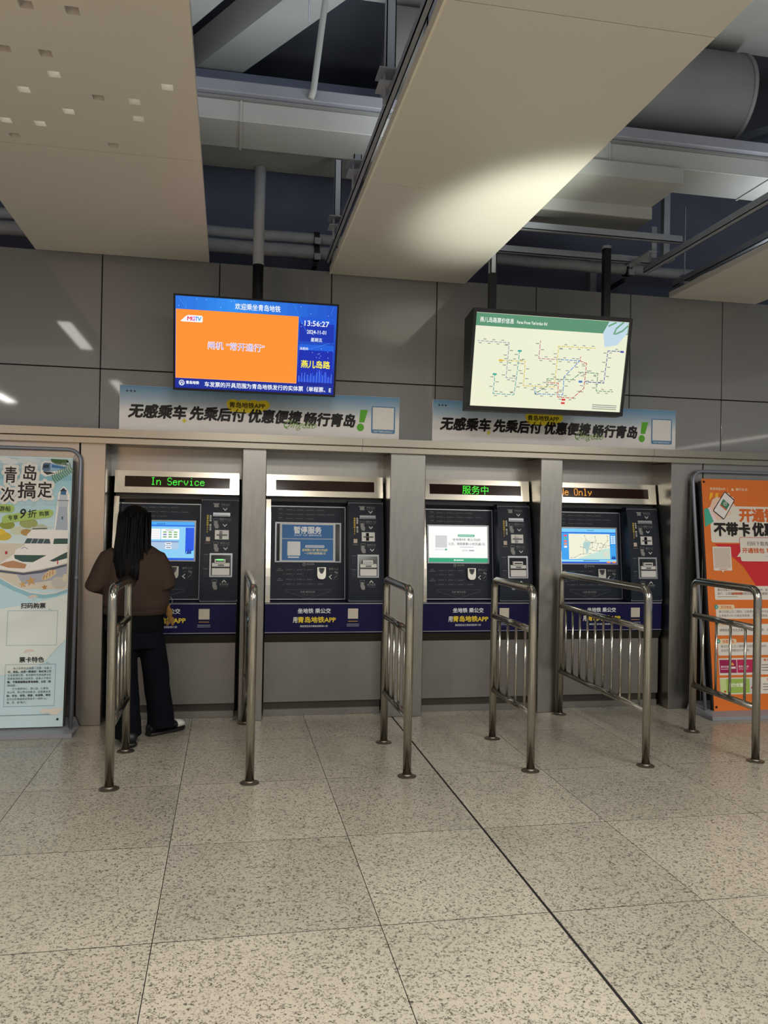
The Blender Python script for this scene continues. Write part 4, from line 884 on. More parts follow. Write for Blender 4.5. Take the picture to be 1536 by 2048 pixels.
P.poly((92, 96, 112), [(-0.60, 1.10), (-0.46, 1.085), (-0.30, 1.065), (-0.18, 1.085), (-0.012, 1.13), (-0.012, 1.115), (-0.18, 1.065), (-0.30, 1.05), (-0.46, 1.07), (-0.6, 1.08)], 6, 'yacht_stripe')
P.poly((176, 178, 192), [(-0.34, 1.05), (-0.30, 1.05), (-0.18, 1.065), (-0.012, 1.115), (-0.012, 1.03), (-0.30, 0.985)], 5, 'yacht_hull_side')
P.line((220, 220, 214), [(-0.26, 1.37), (-0.26, 1.385), (-0.10, 1.39)], 0.004, 6); P.line((90, 90, 92), [(-0.25, 1.375), (-0.16, 1.38)], 0.006, 7); P.line((210, 90, 80), [(-0.075, 1.15), (-0.075, 1.13)], 0.008, 7)
P.rect((196, 40, 50), -0.425, 1.195, -0.41, 1.215, 6); P.line((120, 130, 180), [(-0.32, 1.235), (-0.30, 1.245), (-0.28, 1.235)], 0.004, 6)
# lighthouse
P.poly(WHT, [(-0.108, 1.36), (-0.09, 1.63), (-0.075, 1.66), (-0.055, 1.685), (-0.03, 1.66), (-0.01, 1.62), (-0.008, 1.36)], 5, 'white_outline')
P.poly((176, 186, 198), [(-0.098, 1.37), (-0.084, 1.535), (-0.024, 1.535), (-0.016, 1.37)], 6, 'lighthouse_tower'); P.poly((196, 204, 212), [(-0.086, 1.535), (-0.088, 1.58), (-0.02, 1.58), (-0.022, 1.535)], 6, 'lighthouse_tower')
P.rect((120, 130, 140), -0.092, 1.578, -0.016, 1.584, 7); P.rect((200, 208, 214), -0.08, 1.584, -0.028, 1.625, 6); P.rect((60, 110, 150), -0.073, 1.622, -0.036, 1.648, 7); P.poly((44, 56, 66), [(-0.08, 1.648), (-0.055, 1.672), (-0.03, 1.648)], 7); P.rect((50, 100, 130), -0.06, 1.445, -0.05, 1.466, 7)
# train and palm leaves
P.poly(WHT, [(-0.215, 1.77), (-0.21, 1.845), (-0.19, 1.86), (-0.14, 1.858), (-0.02, 1.825), (-0.05, 1.80), (-0.12, 1.765), (-0.18, 1.75)], 5, 'white_outline')
P.poly((96, 120, 150), [(-0.205, 1.80), (-0.20, 1.842), (-0.188, 1.85), (-0.15, 1.85), (-0.15, 1.79), (-0.19, 1.785)], 6, 'train_cab'); P.poly((40, 52, 66), [(-0.198, 1.81), (-0.195, 1.835), (-0.158, 1.838), (-0.16, 1.812)], 7, 'train_window')
P.poly((150, 184, 210), [(-0.15, 1.85), (-0.03, 1.823), (-0.05, 1.80), (-0.15, 1.785)], 6, 'train_side'); P.poly((66, 120, 176), [(-0.14, 1.838), (-0.045, 1.82), (-0.05, 1.81), (-0.14, 1.815)], 7, 'train_window'); P.poly((50, 56, 60), [(-0.20, 1.785), (-0.15, 1.785), (-0.12, 1.775), (-0.17, 1.762)], 6)
for k in range(13):
    a = math.radians(175 + 9 * k); P.line((70, 104, 52), [(-0.06 + 0.01 * (k % 3), 1.872), (-0.06 + 0.085 * math.cos(a), 1.872 + 0.035 * math.sin(a))], 0.006, 8, 'palm_leaf')
for k in range(10):
    f = k / 9; u, v = -0.13 + 0.115 * f, 1.735 + 0.085 * f; P.line((96, 140, 70), [(u, v), (u + 0.022, v - 0.026)], 0.006, 8, 'palm_leaf'); P.line((96, 140, 70), [(u, v), (u - 0.004, v + 0.03)], 0.005, 8, 'palm_leaf')
# shells and starfish
for u, v, s, c in ((-0.247, 1.008, 0.04, (206, 160, 96)), (-0.155, 0.965, 0.022, (196, 140, 76)), (-0.30, 0.985, 0.028, (214, 170, 110))):
    pts = []
    for k in range(10):
        a = math.radians(100 + 36 * k); q = s if k % 2 == 0 else s * 0.36; pts.append((u + q * math.cos(a), v + q * math.sin(a)))
    P.poly(c, pts, 7, 'starfish')
P.poly((224, 200, 160), [(-0.18, 1.02), (-0.165, 1.05), (-0.13, 1.085), (-0.085, 1.09), (-0.08, 1.06), (-0.12, 1.03), (-0.16, 1.012)], 7, 'shell'); 
for k in range(4): P.line((190, 130, 70), [(-0.165 + 0.02 * k, 1.02 + 0.012 * k), (-0.158 + 0.018 * k, 1.05 + 0.012 * k)], 0.005, 8, 'shell')
P.ellipse((206, 200, 190), -0.06, 1.0, 0.05, 0.04, 6, 'sand_stone'); P.ellipse((226, 214, 190), -0.02, 1.03, 0.018, 0.03, 7, 'shell')
# headline
for c, b, k in (((232, 230, 222), 0.11, 8), ((40, 28, 30), 0.018, 9)):
    P.text(c, '青', -0.412, 1.756, width=0.078 + 0.2 * 0.1 * (b > 0.05), height=0.112 + 0.018 * (b > 0.05), bold=b, layer=k)
    P.text(c, '岛', -0.284, 1.775, width=0.084 + 0.2 * 0.1 * (b > 0.05), height=0.108 + 0.018 * (b > 0.05), bold=b, layer=k)
    P.text(c, '次', -0.425, 1.615, width=0.09 + 0.02 * (b > 0.05), height=0.10 + 0.018 * (b > 0.05), bold=b, layer=k)
    P.text(c, '搞', -0.30, 1.650, width=0.118 + 0.02 * (b > 0.05), height=0.115 + 0.018 * (b > 0.05), bold=b, layer=k)
    P.text(c, '定', -0.180, 1.655, width=0.092 + 0.02 * (b > 0.05), height=0.112 + 0.018 * (b > 0.05), bold=b, layer=k)
P.text((200, 222, 228), 'ang Tour', -0.20, 1.555, width=0.23, height=0.045, slant=0.4, layer=7)
PG = (178, 206, 112)
P.rect(PG, -0.60, 1.487, -0.377, 1.545, 8, 'pill', r=0.026); P.text((24, 30, 22), '游船', -0.438, 1.514, width=0.073, height=0.036, bold=0.02, layer=9)
P.poly(PG, [(-0.445, 1.41), (-0.14, 1.458), (-0.118, 1.478), (-0.12, 1.505), (-0.15, 1.518), (-0.43, 1.472), (-0.452, 1.455), (-0.455, 1.425)], 8, 'pill')
P.text((24, 30, 22), '专享', -0.384, 1.452, width=0.066, height=0.034, bold=0.015, layer=9, rot=0.1); P.text((24, 24, 18), '9', -0.32, 1.482, width=0.038, height=0.068, bold=0.012, layer=9, slant=0.15); P.text((24, 24, 18), '折', -0.257, 1.482, width=0.056, height=0.058, bold=0.012, layer=9); P.text((24, 30, 22), '购票', -0.178, 1.484, width=0.066, height=0.034, bold=0.015, layer=9, rot=0.08)
# lower half
TX = (40, 46, 48); LN = (110, 160, 180)
P.text(TX, '扫码购票', -0.225, 0.836, width=0.162, height=0.037, bold=0.03, layer=6); P.text(TX, '票卡特色', -0.220, 0.463, width=0.16, height=0.037, bold=0.03, layer=6)
for v0, v1 in ((0.561, 0.802), (0.145, 0.432)):
    P.frame(LN, -0.39, v0, -0.06, v1, 0.002, 6); P.line(LN, [(-0.12, v1), (-0.12, v1 + 0.014), (-0.10, v1)], 0.002, 6)
for k, (s, b) in enumerate((('　　海上观青岛全城通一次票，惊喜上', 0), ('线，乘船、出游一票搞定！购买海上巴', 0.02), ('士全城通日票，有效期内可持该票卡任', 0), ('意乘坐游船海上观青岛，且单人不限次', 0), ('数、不限里程乘坐青岛地铁、公交（支', 0.03), ('持线路）。', 0),
                             ('　　打卡奥帆中心、燕儿岛、小麦岛、', 0), ('浮山湾、崂山等沿线景点，还能乘坐游', 0), ('船，安全、省钱、便捷、有保障。带你', 0.02), ('全方位多角度感受青岛不一样的“山、', 0), ('海、湾、城”魅力。', 0))):
    ind = s.startswith('　'); s = s.strip('　')
    P.text((70, 82, 86) if b < 0.01 else (50, 56, 60), s, -0.372 + (0.034 if ind else 0), 0.404 - 0.0232 * k, size=0.0168, align='l', bold=b, layer=6)
P.rect((140, 160, 168), -0.62, 0.083, -0.066, 0.088, 5, 'footnote_line')
for u, v in ((-0.23, 0.886), (-0.24, 0.51)): P.poly((226, 208, 196), [(u - 0.04, v), (u - 0.02, v + 0.022), (u + 0.015, v + 0.026), (u + 0.04, v + 0.012)], 5, 'parasol_mark'); P.line((210, 200, 190), [(u + 0.002, v + 0.01), (u + 0.004, v - 0.015)], 0.003, 5)
for u, v, a in ((-0.12, 0.11, 0.03), (-0.06, 0.105, 0.04), (-0.024, 0.118, 0.023)): P.ellipse((232, 226, 214), u, v, a, a * 0.6, 5, 'cloud')
for v in (0.052, 1.862): P.ellipse((20, 20, 22), -0.035, v, 0.008, 0.008, 9, 'eyelet')
P.build(sh)
# right: orange wallet poster (u measured from its left edge)
t, sh, V, N, L = stand('orange wallet promotion poster on a grey tube stand at the far right', 3.852, 0.80, 6.10, 1.93, 5.87, 0.05, 5.775, 6.15, (222, 116, 44))
P = Print(plane_map(3.852, 5.87, 0.05, 6.10, 1.93))
CRM = (226, 218, 206); RD = (190, 48, 52); OG = (214, 104, 40); DK = (36, 30, 28)
P.poly((206, 44, 52), [(0.085, 1.352), (0.30, 1.352), (0.798, 1.352), (0.798, 1.0), (0.45, 1.0), (0.34, 1.165), (0.25, 1.24)], 1, 'red_field')
P.text((246, 226, 190), '青岛地铁APP', 0.145, 1.811, width=0.142, height=0.022, bold=0.012); P.rect((240, 214, 180), 0.236, 1.795, 0.238, 1.828); P.text((246, 226, 190), '建行生活', 0.365, 1.811, width=0.11, height=0.022, bold=0.012); P.poly((244, 220, 180), [(0.27, 1.798), (0.295, 1.798), (0.285, 1.82), (0.275, 1.82)], 2)
for u in (0.06, 0.112): P.poly((244, 186, 40), [(u, 1.72), (u + 0.012, 1.775), (u + 0.038, 1.778), (u + 0.03, 1.74), (u + 0.018, 1.735), (u + 0.012, 1.715)], 2)
P.rect(CRM, 0.06, 1.362, 0.798, 1.668, 2, 'white_card', r=0.02)
P.text(OG, '开通钱包', 0.566, 1.595, width=0.465, height=0.108, bold=0.05, layer=3); P.text(DK, '不带卡', 0.255, 1.474, width=0.326, height=0.108, bold=0.055, layer=3); P.text(DK, '优惠出行', 0.662, 1.476, width=0.43, height=0.108, bold=0.055, layer=3)
P.rect(RD, 0.316, 1.205, 0.80, 1.410, 3, r=0.02); P.rect(CRM, 0.32, 1.209, 0.80, 1.406, 4, 'speech_bubble', r=0.018); P.poly(CRM, [(0.322, 1.29), (0.285, 1.245), (0.325, 1.245)], 4)
P.text((80, 76, 74), '扫码下载青岛地铁APP', 0.385, 1.357, width=0.39, height=0.036, align='l', layer=5); P.text((206, 92, 40), '开通钱包 享多重礼', 0.337, 1.299, width=0.43, height=0.042, align='l', bold=0.03, layer=5); P.text((150, 150, 170), '* 月月有礼', 0.54, 1.25, width=0.12, height=0.016, align='l', layer=5)
P.rect(CRM, 0.066, 1.131, 0.234, 1.328, 2, 'code_card', r=0.008); P.poly(CRM, [(0.14, 1.132), (0.16, 1.132), (0.15, 1.112)], 2); P.rect((206, 190, 176), 0.076, 1.152, 0.224, 1.318, 3, 'blank_code_field'); P.text((196, 90, 50), '下载青岛地铁', 0.15, 1.141, width=0.08, height=0.012, layer=3)
# hand and phone
P.poly((72, 174, 148), [(0.008, 1.636), (0.045, 1.65), (0.062, 1.60), (0.09, 1.535), (0.01, 1.49)], 4, 'sleeve'); P.poly((234, 214, 214), [(0.045, 1.65), (0.06, 1.656), (0.125, 1.55), (0.09, 1.535)], 4, 'cuff')
SK = (236, 200, 176)
P.poly(SK, [(0.06, 1.655), (0.09, 1.72), (0.13, 1.745), (0.16, 1.735), (0.24, 1.64), (0.25, 1.60), (0.16, 1.55), (0.12, 1.552)], 4, 'hand')
for u, v in ((0.225, 1.765), (0.258, 1.735), (0.265, 1.675), (0.235, 1.615)): P.ellipse(SK, u, v, 0.03, 0.015, 4, 'finger')
P.poly((60, 40, 40), [(0.205, 1.788), (0.215, 1.788), (0.29, 1.725), (0.292, 1.712), (0.188, 1.556), (0.176, 1.555), (0.09, 1.622), (0.09, 1.634)], 5, 'phone'); P.poly((232, 226, 224), [(0.207, 1.782), (0.286, 1.716), (0.184, 1.562), (0.096, 1.628)], 6, 'phone_screen')
P.poly((58, 130, 96), [(0.188, 1.727), (0.244, 1.682), (0.216, 1.638), (0.160, 1.682)], 7, 'app_tile'); P.poly((214, 100, 60), [(0.160, 1.682), (0.216, 1.638), (0.209, 1.628), (0.154, 1.672)], 7, 'app_tile'); P.ring(CRM, 0.203, 1.685, 0.012, 0.017, layer=8); P.ring(CRM, 0.203, 1.683, 0.003, 0.008, 0, 180, layer=8)
def card(v0, v1, tab=None, num=None):
    P.rect(CRM, 0.064, v0, 0.798, v1, 2, 'text_card', r=0.006)
    if tab: P.rect((232, 206, 164), 0.075, v1 - 0.012, 0.235, v1 + 0.03, 3, 'text_tab', r=0.016); P.ellipse((64, 160, 140), 0.07, v1 + 0.012, 0.017, 0.018, 4, n=16); P.text((240, 246, 240), num, 0.07, v1 + 0.012, size=0.022, layer=5); P.text((214, 100, 50), tab, 0.160, v1 + 0.009, width=0.105, height=0.026, bold=0.012, layer=4)
card(0.892, 1.005, '新人有礼', '1'); card(0.737, 0.822, '月月有礼', '2'); card(0.604, 0.694, '以旧换礼'[0:1] + '行有礼', '3'); card(0.442, 0.545, '惊喜礼包', '4')
BD = (86, 76, 70)
for v, s in ((0.973, '通过扫描上方二维码，注册青岛地铁APP，首次开通并使用钱包'), (0.942, '用户，立享首次1折乘地铁优惠，活动名额有限，先到先得'), (0.795, '通过扫描上方二维码，注册青岛地铁APP开通钱包支付方式'), (0.762, '立享每月1次1元乘坐地铁券，每月限量发放，先到先得'), (0.645, '使用钱包支付方式乘车，可享地铁9.7折、公交8折'), (0.515, '通过扫描上方二维码，注册青岛地铁APP，开通钱包支付'), (0.482, '活动页面领取出行大礼包')):
    P.text(BD, s, 0.088, v, size=0.0235, align='l', layer=3)
P.text((206, 96, 40), '1折乘地铁', 0.216, 0.942, size=0.0235, align='l', bold=0.03, layer=4)
P.rect((130, 120, 112), 0.085, 0.914, 0.27, 0.918, 3)
P.rect(CRM, 0.064, 0.285, 0.798, 0.42, 2, 'coupon_card'); P.rect((160, 30, 84), 0.07, 0.302, 0.222, 0.408, 3, 'coupon'); P.rect((186, 40, 84), 0.228, 0.302, 0.37, 0.408, 3, 'coupon')
for u in (0.08, 0.24): P.text((240, 206, 220), '乘车优惠券', u, 0.352, width=0.09, height=0.018, align='l', bold=0.02, layer=4); P.rect((236, 190, 206), u, 0.33, u + 0.08, 0.335, 4)
P.rect((240, 220, 220), 0.165, 0.336, 0.212, 0.352, 4); P.poly((240, 180, 70), [(0.17, 0.37), (0.185, 0.385), (0.20, 0.37), (0.19, 0.362)], 4)
P.text((214, 110, 50), '青岛地铁', 0.47, 0.402, width=0.12, height=0.02, align='l', bold=0.02, layer=3)
for k in range(3): P.rect((120, 110, 104), 0.45, 0.36 - 0.022 * k, 0.77, 0.366 - 0.022 * k, 3)
P.rect(CRM, 0.064, 0.132, 0.798, 0.265, 2, 'coupon_card'); P.rect((158, 190, 86), 0.068, 0.142, 0.33, 0.255, 3, 'coupon'); P.rect((196, 214, 140), 0.068, 0.142, 0.12, 0.255, 4, 'coupon'); P.rect((206, 208, 204), 0.33, 0.142, 0.42, 0.255, 3, 'coupon')
P.text((240, 246, 224), '骑行优惠', 0.205, 0.205, width=0.13, height=0.03, bold=0.03, layer=5); P.ellipse((196, 70, 40), 0.105, 0.155, 0.01, 0.009, 5); P.line((180, 60, 90), [(0.345, 0.18), (0.37, 0.21)], 0.01, 5); P.line((80, 110, 170), [(0.355, 0.16), (0.38, 0.17)], 0.01, 5)
P.text((214, 110, 50), '骑行有礼', 0.49, 0.245, width=0.12, height=0.02, align='l', bold=0.02, layer=3)
for k in range(3): P.rect((120, 110, 104), 0.45, 0.205 - 0.022 * k, 0.77, 0.211 - 0.022 * k, 3)
for v in (1.868, 0.035): P.ellipse((20, 20, 22), 0.02, v, 0.010, 0.010, 5, 'eyelet')
P.build(sh)

# ------------------------------------------------------------------ standing person
def ring(c, rx, ry, n=28, rot=0.0, tilt=None, p=2.2):
    out = []
    for k in range(n):
        a = 2 * math.pi * k / n; ca, sa = math.cos(a), math.sin(a)
        x = rx * math.copysign(abs(ca) ** (2 / p), ca); y = ry * math.copysign(abs(sa) ** (2 / p), sa)
        out.append(Vector((c[0] + x * math.cos(rot) - y * math.sin(rot), c[1] + x * math.sin(rot) + y * math.cos(rot), c[2])))
    return out
def loft(rings, bm):
    vr = [[bm.verts.new(v) for v in r] for r in rings]; n = len(vr[0])
    for i in range(len(vr) - 1):
        for k in range(n): bm.faces.new((vr[i][k], vr[i][(k + 1) % n], vr[i + 1][(k + 1) % n], vr[i + 1][k]))
    bm.faces.new(vr[0][::-1]); bm.faces.new(vr[-1]); return bm
def ball(c, r, bm, sc=(1, 1, 1)):
    m = Matrix.Translation(c) @ Matrix.Diagonal((*sc, 1)); bmesh.ops.create_icosphere(bm, subdivisions=3, radius=r, matrix=m); return bm
def fuse(bm, voxel, smooth=3, disp=None):
    """weld overlapping closed volumes into one continuous skin"""
    bmesh.ops.recalc_face_normals(bm, faces=bm.faces)
    me = bpy.data.meshes.new('fuse'); bm.to_mesh(me); bm.free(); o = bpy.data.objects.new('fuse', me); COL.objects.link(o)
    md = o.modifiers.new('r', 'REMESH'); md.mode = 'VOXEL'; md.voxel_size = voxel
    sm = o.modifiers.new('s', 'SMOOTH'); sm.factor = 0.5; sm.iterations = smooth
    m2 = bpy.data.meshes.new_from_object(o.evaluated_get(bpy.context.evaluated_depsgraph_get()))
    bpy.data.objects.remove(o); bpy.data.meshes.remove(me)
    out = bmesh.new(); out.from_mesh(m2); bpy.data.meshes.remove(m2)
    if disp:
        out.normal_update()
        for v in out.verts: v.co += v.normal * disp(v.co)
    return out
person = thing('person', 'person seen from behind, long black hair, brown sweatshirt, dark jeans, standing at the first machine', 'person', (-0.60, 5.74, 0))
SKIN = mat('skin', (196, 150, 124), 0.55, 0, 0.05, 30)
SWEAT = mat('brown_sweatshirt', (64, 52, 45), 0.9, 0, 0.1, 60, spec=0.1)
JEANS = mat('dark_denim', (15, 18, 25), 0.9, 0, 0.25, 50, spec=0.1)
HAIR = mat('black_hair', (8, 7, 7), 0.5, 0, 0.3, 60, (8, 8, 0.5), spec=0.12)
TEE = mat('black_cotton', (16, 16, 18), 0.95, spec=0.1)
SHOE = mat('black_shoe', (18, 18, 20), 0.4); SOLE = mat('white_shoe_trim', (212, 210, 204), 0.5)
PX, PY = -0.615, 5.74
LS, LE, LW = Vector((-0.795, 5.73, 1.245)), Vector((-0.872, 5.69, 1.07)), Vector((-0.74, 5.93, 1.03))
RS, RE, RW = Vector((-0.478, 5.73, 1.245)), Vector((-0.418, 5.70, 1.085)), Vector((-0.46, 5.93, 1.05))
LH, LK, LA = Vector((-0.70, 5.735, 0.80)), Vector((-0.672, 5.705, 0.46)), Vector((-0.640, 5.675, 0.075))
RH, RK, RA = Vector((-0.53, 5.745, 0.80)), Vector((-0.478, 5.81, 0.46)), Vector((-0.440, 5.915, 0.075))
bm = bmesh.new()
HX = -0.632
loft([ring((HX, 5.755, z), rx, ry, 24) for z, rx, ry in ((1.375, .03, .03), (1.40, .052, .066), (1.44, .066, .086), (1.49, .073, .096), (1.54, .072, .095), (1.58, .052, .07), (1.597, .02, .03))], bm)
loft([ring((HX + 0.004 * k, 5.735, z), r, r, 20) for k, (z, r) in enumerate(((1.26, .06), (1.33, .054), (1.40, .05), (1.44, .045)))], bm)
loft([ring((PX, PY, z), rx, ry, 28) for z, rx, ry in ((0.76, .14, .09), (0.82, .165, .105), (0.92, .155, .10), (1.03, .13, .09), (1.15, .15, .098), (1.26, .165, .09), (1.31, .12, .07), (1.335, .06, .055))], bm)
for a, b, c in ((LS, LE, LW), (RS, RE, RW)): tube([a, (a + b) / 2, b, (b + c) / 2, c], [.05, .045, .038, .034, .027], 16, bm)
for a, b, c in ((LH, LK, LA), (RH, RK, RA)): tube([a, (a + b) / 2, b, (b + c) / 2, c], [.085, .072, .055, .048, .036], 16, bm)
for w, s in ((LW, 1), (RW, -1)):      # hands: palm, four fingers, thumb
    d = Vector((0.10 * s, 0.97, -0.05)).normalized(); side = Vector((s, 0, 0))
    tube([w, w + d * 0.04, w + d * 0.085], [.027, .034, .03], 12, bm)
    for k, ln in enumerate((0.062, 0.072, 0.068, 0.052)):
        b0 = w + d * 0.078 + side * (0.03 - 0.02 * k); b1 = b0 + d * ln * 0.5; tube([b0, b1, b1 + d * ln * 0.35 + Vector((0, 0, -ln * 0.4))], [.0088, .0082, .007], 10, bm)
    b0 = w + d * 0.03 + side * 0.028; tube([b0, b0 + d * 0.03 + side * 0.022, b0 + d * 0.055 + side * 0.03], [.0105, .0095, .008], 10, bm)
for a, d in ((LA, Vector((-0.35, 0.94, 0))), (RA, Vector((0.80, 0.60, 0)))): tube([a - d * 0.02 + Vector((0, 0, -0.02)), a + d * 0.08 + Vector((0, 0, -0.04)), a + d * 0.15 + Vector((0, 0, -0.052))], [.028, .024, .012], 12, bm)
tube([(HX, 5.848, 1.51), (HX, 5.866, 1.475), (HX, 5.852, 1.468)], [.009, .014, .012], 12, bm)      # nose
for s in (-1, 1): ball((HX + s * 0.074, 5.752, 1.485), 0.022, bm, (0.35, 0.8, 1.3))                   # ears
tube([(HX - 0.022, 5.846, 1.437), (HX, 5.856, 1.438), (HX + 0.022, 5.846, 1.437)], [.004, .008, .004], 10, bm)   # lips
body = obj('body', fuse(bm, 0.005, 3), SKIN, person, True)
for s in (-1, 1):
    obj('eye', ball((HX + s * 0.031, 5.838, 1.495), 0.012, bmesh.new()), mat('eye_white', (220, 218, 214), 0.2), body, True)
    obj('iris', ball((HX + s * 0.031, 5.846, 1.495), 0.006, bmesh.new()), mat('dark_iris', (24, 16, 12), 0.2), body, True)
    obj('eyebrow', tube([(HX + s * 0.016, 5.848, 1.520), (HX + s * 0.032, 5.846, 1.526), (HX + s * 0.05, 5.836, 1.520)], 0.004, 8), HAIR, body, True)
obj('mouth', tube([(HX - 0.02, 5.852, 1.4375), (HX, 5.862, 1.438), (HX + 0.02, 5.852, 1.4375)], [.003, .0045, .003], 8), mat('lip', (150, 80, 76), 0.4), body, True)
# clothes
def folds(amp, sx, sz, seed=0.0):
    def f(co):
        q = Vector((co.x * sx + seed, co.y * sx, co.z * sz)); return amp * (noise.noise(q) + 0.5 * noise.noise(q * 2.1))
    return f
bm = bmesh.new()
loft([ring((PX + 0.002, PY, z), rx, ry, 32) for z, rx, ry in ((0.905, .205, .135), (0.94, .218, .148), (1.02, .214, .145), (1.12, .205, .138), (1.22, .196, .128), (1.285, .165, .11), (1.325, .115, .085), (1.35, .075, .07), (1.365, .068, .066))], bm)
for a, b, c in ((LS, LE, LW), (RS, RE, RW)):
    tube([a + Vector((0.05 if a.x < PX else -0.05, 0, 0.03)), a, (a + b) / 2, b, (b + c) / 2, c * 0.9 + b * 0.1], [.062, .070, .073, .071, .064, .050], 20, bm)
obj('sweatshirt', fuse(bm, 0.0075, 5, folds(0.009, 9, 5)), SWEAT, person, True)
bm = bmesh.new(); loft([ring((PX, PY, z), rx, ry, 36) for z, rx, ry in ((0.868, .197, .128), (0.874, .205, .135), (0.90, .207, .137), (0.912, .204, .134))], bm); obj('sweatshirt_hem', bm, mat('brown_rib', (58, 47, 41), 0.95, spec=0.1), person, True)
for b, c in ((LE, LW), (RE, RW)): obj('cuff', tube([c * 0.94 + b * 0.06, c * 1.0, c + (c - b).normalized() * 0.02], [.046, .042, .038], 18), mat('brown_rib', (58, 47, 41), 0.95, spec=0.1), person, True)
bm = bmesh.new(); loft([ring((PX, PY, z), rx, ry, 32) for z, rx, ry in ((0.755, .195, .125), (0.80, .197, .128), (0.875, .19, .122), (0.93, .17, .11))], bm); obj('black_undershirt', fuse(bm, 0.0075, 3, folds(0.006, 8, 4, 3.0)), TEE, person, True)
bm = bmesh.new(); loft([ring((PX, PY, z), rx, ry, 32) for z, rx, ry in ((0.64, .175, .11), (0.72, .185, .12), (0.86, .175, .11))], bm)
for a, b, c in ((LH, LK, LA), (RH, RK, RA)):
    e = c + Vector((0, 0, -0.020)); pts = [a + Vector((0, 0, -0.02)), a * 0.6 + b * 0.4, b, b * 0.5 + c * 0.5, c * 0.85 + b * 0.15, e]; bm2 = None
    loft([ring(p, r, r * 1.06, 24) for p, r in zip(pts, (.094, .096, .088, .086, .089, .093))][::-1], bm)
obj('jeans', fuse(bm, 0.0075, 4, folds(0.008, 8, 6, 7.0)), JEANS, person, True)
# shoes
for a, d, in ((LA, Vector((-0.35, 0.94, 0))), (RA, Vector((0.80, 0.60, 0)))):
    s = Vector((d.y, -d.x, 0)); g = Vector((a.x, a.y, 0)); rings = []; srings = []
    for k, (f, w, h) in enumerate(((-0.11, .026, .05), (-0.095, .040, .075), (-0.02, .042, .085), (0.05, .044, .07), (0.11, .047, .055), (0.16, .040, .045), (0.185, .018, .03))):
        c = g + d * f; rings.append([c + s * (w * math.cos(2 * math.pi * j / 16)) + Vector((0, 0, 0.026 + h * 0.5 * (1 + math.sin(2 * math.pi * j / 16)))) for j in range(16)])
        srings.append([c + s * (w * 1.08 * math.cos(2 * math.pi * j / 16)) + Vector((0, 0, 0.002 + 0.016 * (1 + math.sin(2 * math.pi * j / 16)))) for j in range(16)])
    sh_ = obj('shoe', loft(rings, bmesh.new()), SHOE, person, True); obj('sole', loft(srings, bmesh.new()), SHOE, sh_, True)
    obj('toe_cap', loft([[c + (c - (g + d * 0.14 + Vector((0, 0, 0.05)))) * 0.09 + Vector((0, 0, 0.003)) for c in r] for r in rings[4:]], bmesh.new()), SOLE, sh_, True)
    obj('side_flash', obox(g - s * 0.043 + d * 0.02 + Vector((0, 0, 0.06)), d * 0.045, s * 0.004, (0, 0, 0.022)), SOLE, sh_)
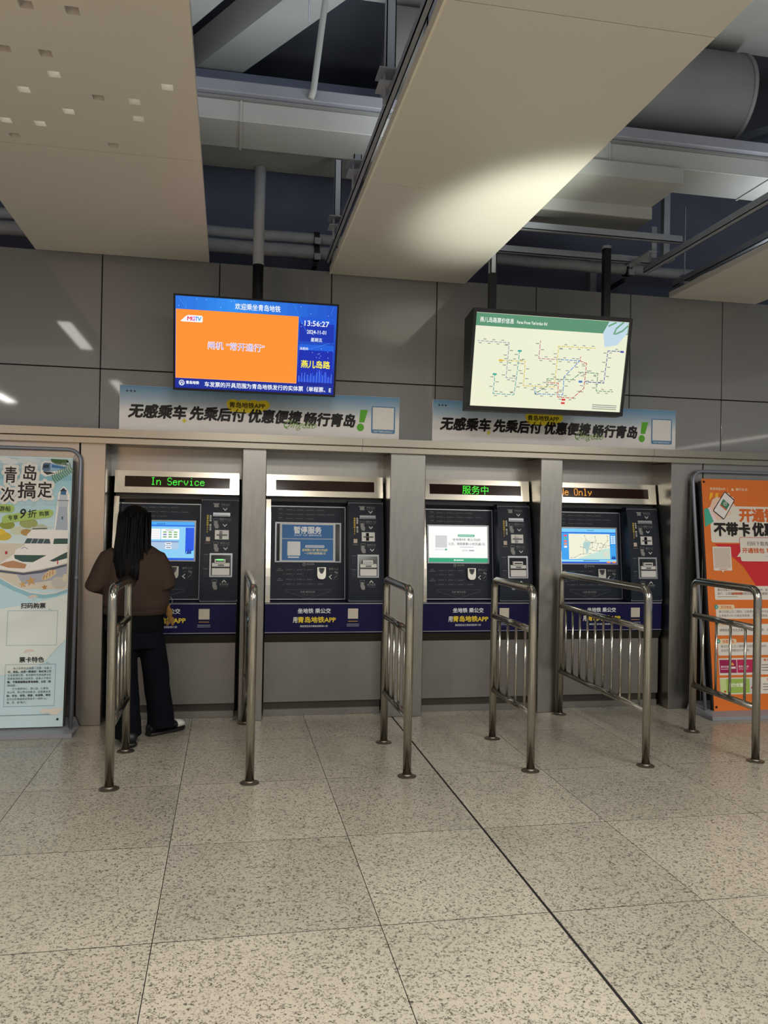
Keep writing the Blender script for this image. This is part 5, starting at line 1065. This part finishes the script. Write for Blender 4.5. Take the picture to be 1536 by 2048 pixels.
# hair: C-shaped fall down the back plus fine locks
bm = bmesh.new()
def hair_ring(z, cx, cy, rx, ry, th, open_deg, n=40):
    pts = []
    for k in range(n + 1):
        a = math.radians(90 + open_deg + (360 - 2 * open_deg) * k / n); w = 1 + 0.02 * math.sin(k * 2.3 + 0.8 * math.sin(z * 3)) + 0.012 * math.sin(k * 5.1)
        pts.append(Vector((cx + rx * w * math.cos(a), cy + ry * w * math.sin(a), z + 0.012 * math.sin(k * 1.7) * (1 if z < 1.15 else 0))))
    for k in range(n, -1, -1):
        a = math.radians(90 + open_deg + (360 - 2 * open_deg) * k / n); pts.append(Vector((cx + (rx - th) * math.cos(a), cy + (ry - th) * math.sin(a), z)))
    return pts
loft([hair_ring(*r) for r in ((1.085, -0.640, 5.665, .085, .055, .045, 60), (1.12, -0.642, 5.665, .108, .072, .06, 60), (1.20, -0.644, 5.68, .118, .085, .06, 58), (1.30, -0.645, 5.71, .116, .098, .05, 58),
      (1.36, -0.642, 5.73, .112, .108, .042, 52), (1.42, -0.636, 5.745, .104, .118, .032, 48), (1.50, HX, 5.752, .100, .120, .026, 44), (1.545, HX, 5.753, .096, .116, .024, 30), (1.575, HX, 5.753, .080, .10, .03, 12), (1.595, HX, 5.753, .058, .07, .05, 4), (1.608, HX, 5.753, .030, .036, .029, 2), (1.612, HX, 5.753, .006, .008, .005, 2))], bm)
hair = obj('hair', bm, HAIR, person, True)
random.seed(8); bm = bmesh.new()
for k in range(90):
    a = math.radians(random.uniform(148, 392)); zt_ = random.uniform(1.5, 1.57); zb = random.uniform(1.06, 1.14); pts = []
    for j in range(9):
        f = j / 8; z = zt_ + (zb - zt_) * f; rx = .099 + .017 * min(1, f * 1.6) - .028 * max(0, f - 0.8) * 5 * .6; ry = .118 - .045 * f; cx = HX - 0.010 * f; cy = 5.752 - 0.085 * f
        pts.append((cx + (rx + 0.003) * math.cos(a) + 0.003 * math.sin(f * 7 + k), cy + (ry + 0.003) * math.sin(a), z))
    tube(pts, [.004, .005, .0055, .0055, .0055, .005, .0045, .003, .001], 5, bm)
lk = obj('hair_locks', bm, HAIR, hair, True); lk['kind'] = 'stuff'

# small plush charm on a strap, hanging at the person's right side
ch = thing('plush_charm', 'small tan plush charm on a dark loop at the person\'s right hip', 'charm', (-0.40, 5.91, 0.80))
TAN = mat('tan_plush', (150, 112, 64), 0.95, 0, 0.15, 60, spec=0.1)
bm = bmesh.new(); ball((-0.402, 5.91, 0.855), 0.026, bm, (1, 0.7, 1.35)); ball((-0.388, 5.91, 0.805), 0.024, bm, (1.1, 0.7, 1.0)); ball((-0.412, 5.91, 0.892), 0.016, bm)
for s in (-1, 1): ball((-0.395 + s * 0.018, 5.905, 0.778), 0.011, bm, (1, 1, 1.5)); ball((-0.412 + s * 0.012, 5.91, 0.908), 0.006, bm)
obj('plush_body', fuse(bm, 0.004, 2), TAN, ch, True)
loop = [(-0.404 + 0.022 * math.sin(2 * math.pi * k / 16), 5.91, 0.938 + 0.030 * math.cos(2 * math.pi * k / 16)) for k in range(17)]
obj('loop', tube(loop, 0.0028, 8), SILVER, ch, True)
obj('strap', tube([(-0.41, 5.91, 0.966), (-0.43, 5.93, 1.0), (-0.452, 5.985, 1.03)], 0.004, 8), RUBBER, ch, True)
